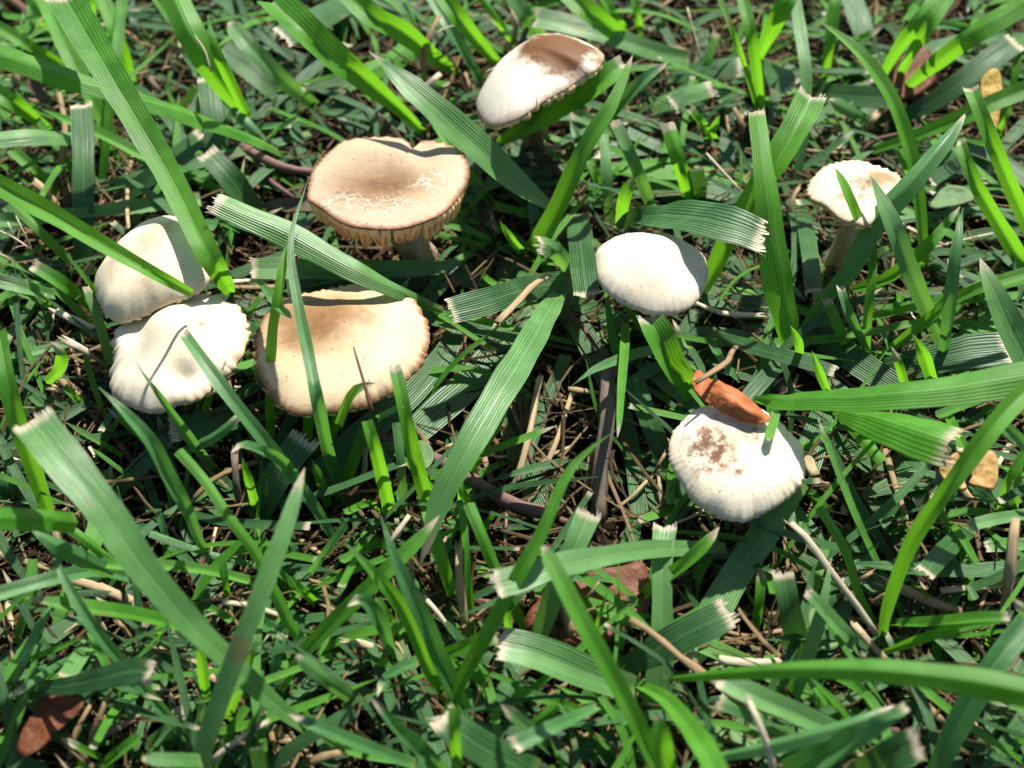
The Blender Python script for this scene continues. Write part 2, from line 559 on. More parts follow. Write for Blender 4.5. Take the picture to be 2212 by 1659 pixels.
def tube_geo(pts, widths, sides, r, flat=0.6, knob=0.0, split=False):
    tot = sum((pts[i + 1] - pts[i]).length for i in range(len(pts) - 1))
    n = int(min(26, max(5, tot / 0.0035)))
    sam, tot = catmull(pts, n)
    verts, faces, dat, uv = [], [], [], []
    rnd = r.random()
    run = 0.0
    ph = r.uniform(0, 6.28)
    for i, (p, f) in enumerate(sam):
        t = (sam[min(i + 1, n)][0] - sam[max(i - 1, 0)][0]).normalized()
        if i:
            run += (p - sam[i - 1][0]).length
        V = (CAM - p).normalized()
        nn = (ZUP * 0.6 + V * 0.4)
        nn = (nn - t * nn.dot(t)).normalized()
        s = t.cross(nn).normalized()
        w = lerp_list(widths, f) * 0.5
        w *= 1 + 0.10 * math.sin(run * 900 + ph) + knob * max(0, math.sin(run * 650 + ph)) ** 6
        jit = (s * math.sin(run * 300 + ph) + nn * math.cos(run * 260 + ph)) * w * 0.18
        for k in range(sides):
            an = 2 * math.pi * k / sides + 0.3 * f
            verts.append(p + jit + s * math.cos(an) * w + nn * math.sin(an) * w * flat)
            dat.append((0, f, rnd, 1))
            uv.append((k / sides, run + rnd))
    for i in range(n):
        for k in range(sides):
            k2 = (k + 1) % sides
            faces.append((i * sides + k, i * sides + k2, (i + 1) * sides + k2, (i + 1) * sides + k))
    faces.append(tuple(range(sides - 1, -1, -1)))
    faces.append(tuple(n * sides + k for k in range(sides)))
    # splintered end
    if split:
        t = (sam[n][0] - sam[n - 1][0]).normalized()
        for q in range(4):
            k = r.randrange(sides)
            a, b = verts[n * sides + k], verts[n * sides + (k + 1) % sides]
            w = lerp_list(widths, 1.0)
            c = (a + b) * 0.5 + t * w * r.uniform(0.5, 1.6) + (a - sam[n][0]) * r.uniform(0.0, 0.8)
            bi = len(verts)
            verts.extend((a, b, c))
            for _ in range(3):
                dat.append((0, 1, rnd, 1)); uv.append((k / sides, run + rnd))
            faces.append((bi, bi + 1, bi + 2))
    return verts, faces, dat, uv

def to_points(tile, toks, hb, ht):
    cur = TILE[tile]
    raw = []
    for tk in toks:
        if tk in TILE:
            cur = TILE[tk]
            continue
        c = [float(x) for x in tk.split(",")]
        raw.append((cur[0] + c[0] / 3.0, cur[1] + c[1] / 3.0, c[2] if len(c) > 2 else None))
    # heights: given, or eased between base and tip along the length
    L = [0.0]
    for i in range(1, len(raw)):
        L.append(L[-1] + math.hypot(raw[i][0] - raw[i - 1][0], raw[i][1] - raw[i - 1][1]))
    pts, px = [], []
    for i, (x, y, h) in enumerate(raw):
        f = L[i] / max(L[-1], 1e-6)
        if h is None:
            h = hb + (ht - hb) * (math.sin(f * math.pi / 2) if ht > hb else 1 - math.cos(f * math.pi / 2) if False else f)
        pts.append(P(x, y, h / 1000.0))
        px.append((x, y))
    return pts, px

# landmarks used in the descriptions: name -> survey position, reach
LAND = []

def between_what(px):
    """the two closest landmarks of different name, in short words"""
    m = px[len(px) // 2]
    ds = sorted((math.hypot(m[0] - x, m[1] - y), SHORT[i]) for i, (txt, x, y) in enumerate(LAND))
    return f"between {ds[0][1]} and {ds[1][1]}"

PLACE = {}
SHORT = ["cream mushroom", "wavy mushroom", "cracked mushroom", "tan mushroom", "tilted mushroom", "ivory mushroom", "small mushroom", "stained mushroom",
         "red leaf", "rust leaf", "tan leaf", "orange leaf", "grey stalk", "runner", "clover leaf", "broad leaf"]

def near_what(px):
    m = px[len(px) // 2]
    best, bd = None, 1e9
    for (txt, x, y) in LAND:
        d = min(math.hypot(q[0] - x, q[1] - y) for q in (px[0], m, px[-1])) * 0.35 + math.hypot(m[0] - x, m[1] - y) * 0.65
        if d < bd:
            best, bd = txt, d
    return best

GRASS_MAT = {'s': M_SMOOTH, 'r': M_RIDGED, 'l': M_PALE, 'b': M_BLUE}
GRASS_WORD = {'s': 'bright green', 'r': 'dark ribbed', 'l': 'pale green', 'b': 'blue-green'}
TIP_WORD = {'c': 'with frayed mown tip', 'p': 'with pointed tip', 'w': 'with bleached tip', 'o': 'with blunt tip', 'x': ''}
STRAW_MAT = {'t': M_STRAW, 'h': M_WHITESTRAW, 'y': M_GREYSTRAW, 'n': M_BROWN, 'q': M_PURPLE}
STRAW_WORD = {'t': 'tan dry straw', 'h': 'bleached white straw', 'y': 'weathered grey-brown straw', 'n': 'dark brown stalk', 'q': 'purplish dry stalk'}
registry = {}
LOW = {}

def set_label(o, label, cat, group):
    if len(label.split()) > 16:
        for wd in ("long ", "medium ", "frayed ", "slim "):
            label = label.replace(wd, "", 1)
            if len(label.split()) <= 16:
                break
    registry.setdefault(label, []).append((o, group))
    PLACE[o.name] = CUR_COL[0]
    tag(o, label, cat)

def build_line(line):
    """tile kind tip widths hb ht : points [| own label]"""
    own = None
    if "|" in line:
        line, own = line.split("|")
        own = own.strip()
    head, body = line.split(":")
    tile, kind, tip, ws_, hb, ht = head.split()
    r = random.Random(hash_line(line))
    pts, px = to_points(tile, body.split(), float(hb), float(ht))
    sc = [scale_at(p) for p in pts]
    mid_sc = sum(sc) / len(sc)
    wl_ = [float(w) / 3.0 for w in ws_.split(",")]
    widths = [w * lerp_list(sc, i / max(1, len(wl_) - 1)) for i, w in enumerate(wl_)] if len(wl_) > 1 else [wl_[0] * mid_sc] * 2
    wpx = max(wl_)
    near = near_what(px)
    CUR_COL[0] = (near, between_what(px))
    if kind in GRASS_MAT:
        top = max((p.z for p in pts)) * 1000
        low = own is None and tip == 'x' and top <= 10.2
        if len(wl_) == 1:
            widths = [widths[0] * 0.8, widths[0], widths[0], widths[0] * 0.95]
        fold = {'s': r.uniform(0.14, 0.32), 'l': r.uniform(0.08, 0.20), 'r': r.uniform(0.0, 0.09), 'b': r.uniform(0.18, 0.34)}[kind]
        cols = 9 if wpx > 30 else 7 if wpx > 14 else 5
        g = ribbon_geo(pts, widths, tip, fold, cols, r, keel=1.0 if r.random() < 0.75 else -1.0)
        if low:
            LOW.setdefault(kind, []).append(g)
            return None
        o = new_obj("grass_leaf", mesh_from("grass_leaf", *g), GRASS_MAT[kind])
        size = 'broad' if wpx > 42 else 'thin' if wpx < 20 else 'narrow' if wpx < 29 else 'medium'
        span = sum((pts[i + 1] - pts[i]).length for i in range(len(pts) - 1))
        rise = abs(pts[-1].z - pts[0].z) / max(span, 1e-6)
        chord = (pts[-1] - pts[0]).length / max(span, 1e-6)
        long = 'long' if span > 0.055 else 'short' if span < 0.028 else ''
        pose = 'upright' if rise > 0.62 else 'slanting' if rise > 0.33 else 'low-lying'
        bow = 'curved' if chord < 0.985 else ''
        label = own or " ".join(f"{long} {size} {bow} {pose} {GRASS_WORD[kind]} grass leaf {TIP_WORD[tip]} {near}".split())
        if len(label.replace('-', ' ').split()) > 15:
            label = label.replace(" curved ", " ").replace("slender-stemmed ", "").replace("weathered upright", "weathered")
        set_label(o, label, "grass leaf", f"{size} {GRASS_WORD[kind]} grass leaves {near}")
    else:
        flat = {'q': 0.9, 'n': 0.8}.get(kind, 0.45)
        g = tube_geo(pts, widths, 6, r, flat, 0.35 if tip == 'k' else 0.0, tip == 'c')
        nm = "dry_stalk" if kind in 'nqy' else "dry_straw"
        o = new_obj(nm, mesh_from(nm, *g), STRAW_MAT[kind])
        size = 'thick' if wpx > 15 else 'fine' if wpx < 8 else 'slim'
        span = sum((pts[i + 1] - pts[i]).length for i in range(len(pts) - 1))
        long = 'long' if span > 0.03 else 'short' if span < 0.015 else ''
        end = {'c': 'with a splintered end', 'k': 'with bumpy joints'}.get(tip, '')
        label = own or " ".join(f"{long} {size} {STRAW_WORD[kind]} {end} {near}".split())
        set_label(o, label, "straw", f"{STRAW_WORD[kind]} pieces {near}")
    return o

def hash_line(s):
    h = 2166136261
    for ch in s:
        h = ((h ^ ord(ch)) * 16777619) & 0xffffffff
    return h

def flat_leaf(name, tile, outline, h, tilt, mat, label, cat, curl=0.0, crinkle=0.0006, rings=6, axis=0.0, thick=0.0003, dome=0.0):
    """fallen or growing broad leaf: outline on the survey grid, laid on a plane at height h (mm) with slope tilt=(tx,ty)"""
    r = random.Random(hash_line(label))
    ox, oy = TILE[tile]
    pl = []
    cx = sum(p[0] for p in outline) / len(outline); cy = sum(p[1] for p in outline) / len(outline)
    c3 = P(ox + cx / 3, oy + cy / 3, h / 1000)
    nrm = Vector((-tilt[0], -tilt[1], 1)).normalized()
    for (u, v) in outline:
        d = ray(ox + u / 3, oy + v / 3)
        t = (c3 - CAM).dot(nrm) / d.dot(nrm)
        pl.append(CAM + d * t)
    cl = pl + [pl[0]]
    # smooth closed outline
    k = len(pl)
    M = max(24, k * 4)
    ring = []
    for i in range(M):
        x = i * k / M
        j = int(x); t = x - j
        p0, p1, p2, p3 = pl[(j - 1) % k], pl[j % k], pl[(j + 1) % k], pl[(j + 2) % k]
        ring.append(0.5 * ((2 * p1) + (p2 - p0) * t + (2 * p0 - 5 * p1 + 4 * p2 - p3) * t * t + (3 * p1 - p0 - 3 * p2 + p3) * t ** 3))
    R = sum((q - c3).length for q in ring) / M
    ax = Vector((math.cos(axis), math.sin(axis), 0))
    ay = nrm.cross(ax).normalized()
    verts, faces, dat = [], [], []
    def shape(p, rho):
        d = p - c3
        y = d.dot(ay) / R
        x = d.dot(ax) / R
        q = mnoise.noise(p * 260.0) * crinkle + mnoise.noise(p * 700.0) * crinkle * 0.4
        return p + nrm * (curl * R * y * y + dome * R * (1 - rho * rho) + q + 0.02 * R * abs(math.sin(6 * y + 2 * abs(x)))), max(0.0, 1 - abs(y) * 14)
    p, rb = shape(c3, 0)
    verts.append(p); dat.append((rb, 0, r.random(), 1))
    for i in range(1, rings + 1):
        rho = i / rings
        for q in ring:
            p, rb = shape(c3 + (q - c3) * rho, rho)
            verts.append(p); dat.append((rb, rho, 0.5, 1))
    for m in range(M):
        faces.append((0, 1 + m, 1 + (m + 1) % M))
    for i in range(rings - 1):
        for m in range(M):
            a = 1 + i * M; b = a + M; m2 = (m + 1) % M
            faces.append((a + m, b + m, b + m2, a + m2))
    me = mesh_from(name, verts, faces, dat)
    o = new_obj(name, me, mat)
    md = o.modifiers.new("thickness", 'SOLIDIFY')
    md.thickness = thick
    md.offset = -1
    tag(o, label, cat)
    return o

# ------------------------------------------------------------------ mushrooms
def cam_normal(dx, dy, c):
    q = math.sqrt(max(0.0, 1 - c * c)) / math.hypot(dx, dy)
    return (RIGHT * (dx * q) + UPV * (dy * q) - FWD * c).normalized()

def mushroom(label, outline, h, normal, H, power, bumps, scallop, mat, gill_mat, gill_n, gill_depth, stem_base, stem_r, stem_mat,
             separate_gills, edge_t=0.0009, relief=0.00028, rim_droop=0.0, gill_in=0.3, stem_top=(0, 0), seed=1):
    """outline: rim of the cap on the survey grid; h: rim height in mm; bumps: (a, b, sigma, amp) on the cap in cap radii"""
    r = random.Random(seed)
    k = len(outline)
    cx = sum(p[0] for p in outline) / k; cy = sum(p[1] for p in outline) / k
    c3 = P(cx, cy, h / 1000)
    n = normal
    ax = (RIGHT - n * RIGHT.dot(n)).normalized()
    ay = n.cross(ax).normalized()
    loc = []
    for (x, y) in outline:
        d = ray(x, y)
        t = (c3 - CAM).dot(n) / d.dot(n)
        q = CAM + d * t - c3
        loc.append((q.dot(ax), q.dot(ay)))
    # centroid fix and polar outline
    loc = np.array(loc)
    ctr = (loc.max(0) + loc.min(0)) / 2
    c3 = c3 + ax * float(ctr[0]) + ay * float(ctr[1])
    loc = loc - ctr
    R = float(np.mean(np.hypot(loc[:, 0], loc[:, 1])))
    M = 144
    dense = []
    for i in range(k * 12):
        x = i / 12; j = int(x); t = x - j
        p0, p1, p2, p3 = loc[(j - 1) % k], loc[j % k], loc[(j + 1) % k], loc[(j + 2) % k]
        dense.append(0.5 * ((2 * p1) + (p2 - p0) * t + (2 * p0 - 5 * p1 + 4 * p2 - p3) * t * t + (3 * p1 - p0 - 3 * p2 + p3) * t ** 3))
    dense = np.array(dense)
    dang = np.arctan2(dense[:, 1], dense[:, 0]); drad = np.hypot(dense[:, 0], dense[:, 1])
    o_ = np.argsort(dang)
    dang, drad = dang[o_], drad[o_]
    def rim(phi):
        p = (phi + math.pi) % (2 * math.pi) - math.pi
        return float(np.interp(p, np.r_[dang[-1] - 2 * math.pi, dang, dang[0] + 2 * math.pi], np.r_[drad[-1], drad, drad[0]]))
    sc_n, sc_a, sc_z = scallop
    def sc(phi):
        # uneven scallops: phase warped and amplitude modulated
        q = Vector((math.cos(phi) * 2.4, math.sin(phi) * 2.4, seed * 1.9))
        w = math.sin(phi * sc_n + 5.0 * mnoise.noise(q) + seed)
        return (0.25 + 0.9 * max(0.0, 0.5 + mnoise.noise(q * 1.7 + Vector((9, 3, 1))))) * ((1 - abs(w)) * 2 - 0.9) + 0.8 * mnoise.noise(q * 2.6)
    def ztop(rho, phi):
        rr = rim(phi)
        a = rho * rr * math.cos(phi) / R; b = rho * rr * math.sin(phi) / R
        z = H * (1 - rho ** power) - rim_droop * max(0, rho - 0.75) ** 2 * 16
        for (ba, bb, s, am) in bumps:
            z += am * math.exp(-((a - ba) ** 2 + (b - bb) ** 2) / (2 * s * s))
        z += sc_z * max(0, rho - 0.80) ** 2 * 12 * sc(phi)
        v = Vector((a * 2.1, b * 2.1, seed * 3.7))
        return R * z + relief * mnoise.noise(v * 0.9) * 2.6 + relief * mnoise.noise(v * 4) * 0.15
    def pt(rho, phi, dz=0.0, z=None, grow=1.0):
        rr = rim(phi) * (1 + sc_a * max(0, rho - 0.55) * 2.2 * sc(phi)) * grow
        zz = ztop(rho, phi) if z is None else z
        return c3 + ax * (rho * rr * math.cos(phi)) + ay * (rho * rr * math.sin(phi)) + n * (zz + dz)
    root = bpy.data.objects.new("mushroom", None)
    col.objects.link(root)
    base3 = P(stem_base[0], stem_base[1], 0.0)
    root.location = base3
    tag(root, label, "mushroom", "mushrooms growing in the lawn")
    inv = -base3
    NR = 26
    rhos = [((i + 1) / NR) ** 0.85 for i in range(NR)]
    verts, faces, dat, uv = [], [], [], []
    verts.append(pt(0.0001, 0) + inv); dat.append((0, 0, 0, 1)); uv.append((0, 0))
    def add_ring(rho, dz, dv, z=None, grow=1.0):
        for m in range(M):
            phi = 2 * math.pi * m / M - math.pi
            verts.append(pt(rho, phi, dz, z, grow) + inv)
            rr = rim(phi) / R
            dat.append((dv, 0, 0, 1))
            uv.append((rho * rr * math.cos(phi), rho * rr * math.sin(phi)))
    for q in rhos:
        add_ring(q, 0, q)
    nr = NR
    for (q, dz, g) in ((1.0, -0.35 * edge_t, 1.008), (1.0, -0.75 * edge_t, 1.0), (0.985, -edge_t, 1.0)):
        add_ring(q, dz, 1.0, None, g); nr += 1
    for q in (0.93, 0.84, 0.7, 0.5, 0.3, 0.12):
        add_ring(q, -edge_t - 0.10 * R * (1 - q), 1.05); nr += 1
    for m in range(M):
        faces.append((0, 1 + m, 1 + (m + 1) % M))
    for i in range(nr - 1):
        a = 1 + i * M; b = a + M
        for m in range(M):
            m2 = (m + 1) % M
            faces.append((a + m, b + m, b + m2, a + m2))
    last = 1 + (nr - 1) * M
    faces.append(tuple(last + m for m in range(M - 1, -1, -1)))
    cap = new_obj("cap", mesh_from("cap", verts, faces, dat, uv), mat, root)
    # gills: radial plates under the cap
    allv, allf, alld = [], [], []
    for g in range(gill_n):
        phi = 2 * math.pi * (g + r.uniform(-0.22, 0.22)) / gill_n
        short = g % 2 == 1
        r0 = gill_in + (0.35 if short else 0.0)
        r1 = 0.99 + r.uniform(-0.012, 0.01)
        dep = gill_depth * r.uniform(0.82, 1.12) * (0.92 if short else 1.0)
        th = 2 * math.pi * R / gill_n * 0.50
        lean = r.uniform(-0.16, 0.16)
        er, et = (ax * math.cos(phi) + ay * math.sin(phi)), (ay * math.cos(phi) - ax * math.sin(phi))
        NS = 7
        v, f, d = [], [], []
        for i in range(NS + 1):
            t = i / NS
            rho = r0 + (r1 - r0) * t
            top = pt(rho, phi, -edge_t * 0.6 - 0.10 * R * (1 - rho) * 0.9)
            prof = (1 - 0.72 * t ** 7) * (0.55 + 0.45 * min(1, t * 2))
            dd = max(dep * prof, dep * 0.10)
            for (ts, zs, dv) in ((1.0, 0.0, 0.0), (1.0, 0.55, 0.1), (0.8, 0.86, 0.4), (0.0, 1.0, 1.0), (-0.8, 0.86, 0.4), (-1.0, 0.55, 0.1), (-1.0, 0.0, 0.0)):
                v.append(top + et * (ts * th + lean * zs * dd) - n * (dd * zs) + inv)
                d.append((dv, 0, 0, 1))
        for i in range(NS):
            for j in range(6):
                f.append((i * 7 + j, i * 7 + j + 1, (i + 1) * 7 + j + 1, (i + 1) * 7 + j))
        f.append(tuple(range(6, -1, -1)))
        f.append(tuple(NS * 7 + j for j in range(7)))
        if separate_gills:
            new_obj("gill", mesh_from("gill", v, f, d), gill_mat, cap)
        else:
            o = len(allv)
            allv += v; alld += d
            allf += [tuple(x + o for x in ff) for ff in f]
    if allv:
        go = new_obj("gills", mesh_from("gills", allv, allf, alld), gill_mat, cap)
        go["kind"] = "stuff"
    # stem
    topc = c3 + ax * (stem_top[0] * R) + ay * (stem_top[1] * R) + n * (ztop(0.05, 0) - edge_t - 0.09 * R)
    mid = topc.lerp(base3, 0.5) - n * 0.0 + Vector((r.uniform(-1, 1), r.uniform(-1, 1), 0)) * 0.0012
    a1 = topc - n * (0.25 * (topc - base3).length)
    sam, tot = catmull([topc, a1.lerp(mid, 0.35), base3.lerp(mid, 0.25), base3 - Vector((0, 0, 0.004))], 22)
    v, f, d = [], [], []
    S = 14
    for i, (p, fr) in enumerate(sam):
        t = (sam[min(i + 1, 22)][0] - sam[max(i - 1, 0)][0]).normalized()
        s = t.cross(Vector((0.2, 1, 0.1))).normalized(); q = t.cross(s)
        f_ = i / 22
        rr = stem_r * (1.25 - 0.25 * min(1, f_ * 5) + 0.12 * f_ + 0.05 * math.sin(f_ * 17 + seed))
        for m in range(S):
            an = 2 * math.pi * m / S
            w = rr * (1 + 0.07 * math.sin(3 * an + seed) + 0.04 * math.sin(5 * an + f_ * 4))
            v.append(p + s * math.cos(an) * w + q * math.sin(an) * w + inv)
            d.append((0, f_, 0, 1))
    for i in range(22):
        for m in range(S):
            m2 = (m + 1) % S
            f.append((i * S + m, i * S + m2, (i + 1) * S + m2, (i + 1) * S + m))
    new_obj("stem", mesh_from("stem", v, f, d), stem_mat, root)
    return root
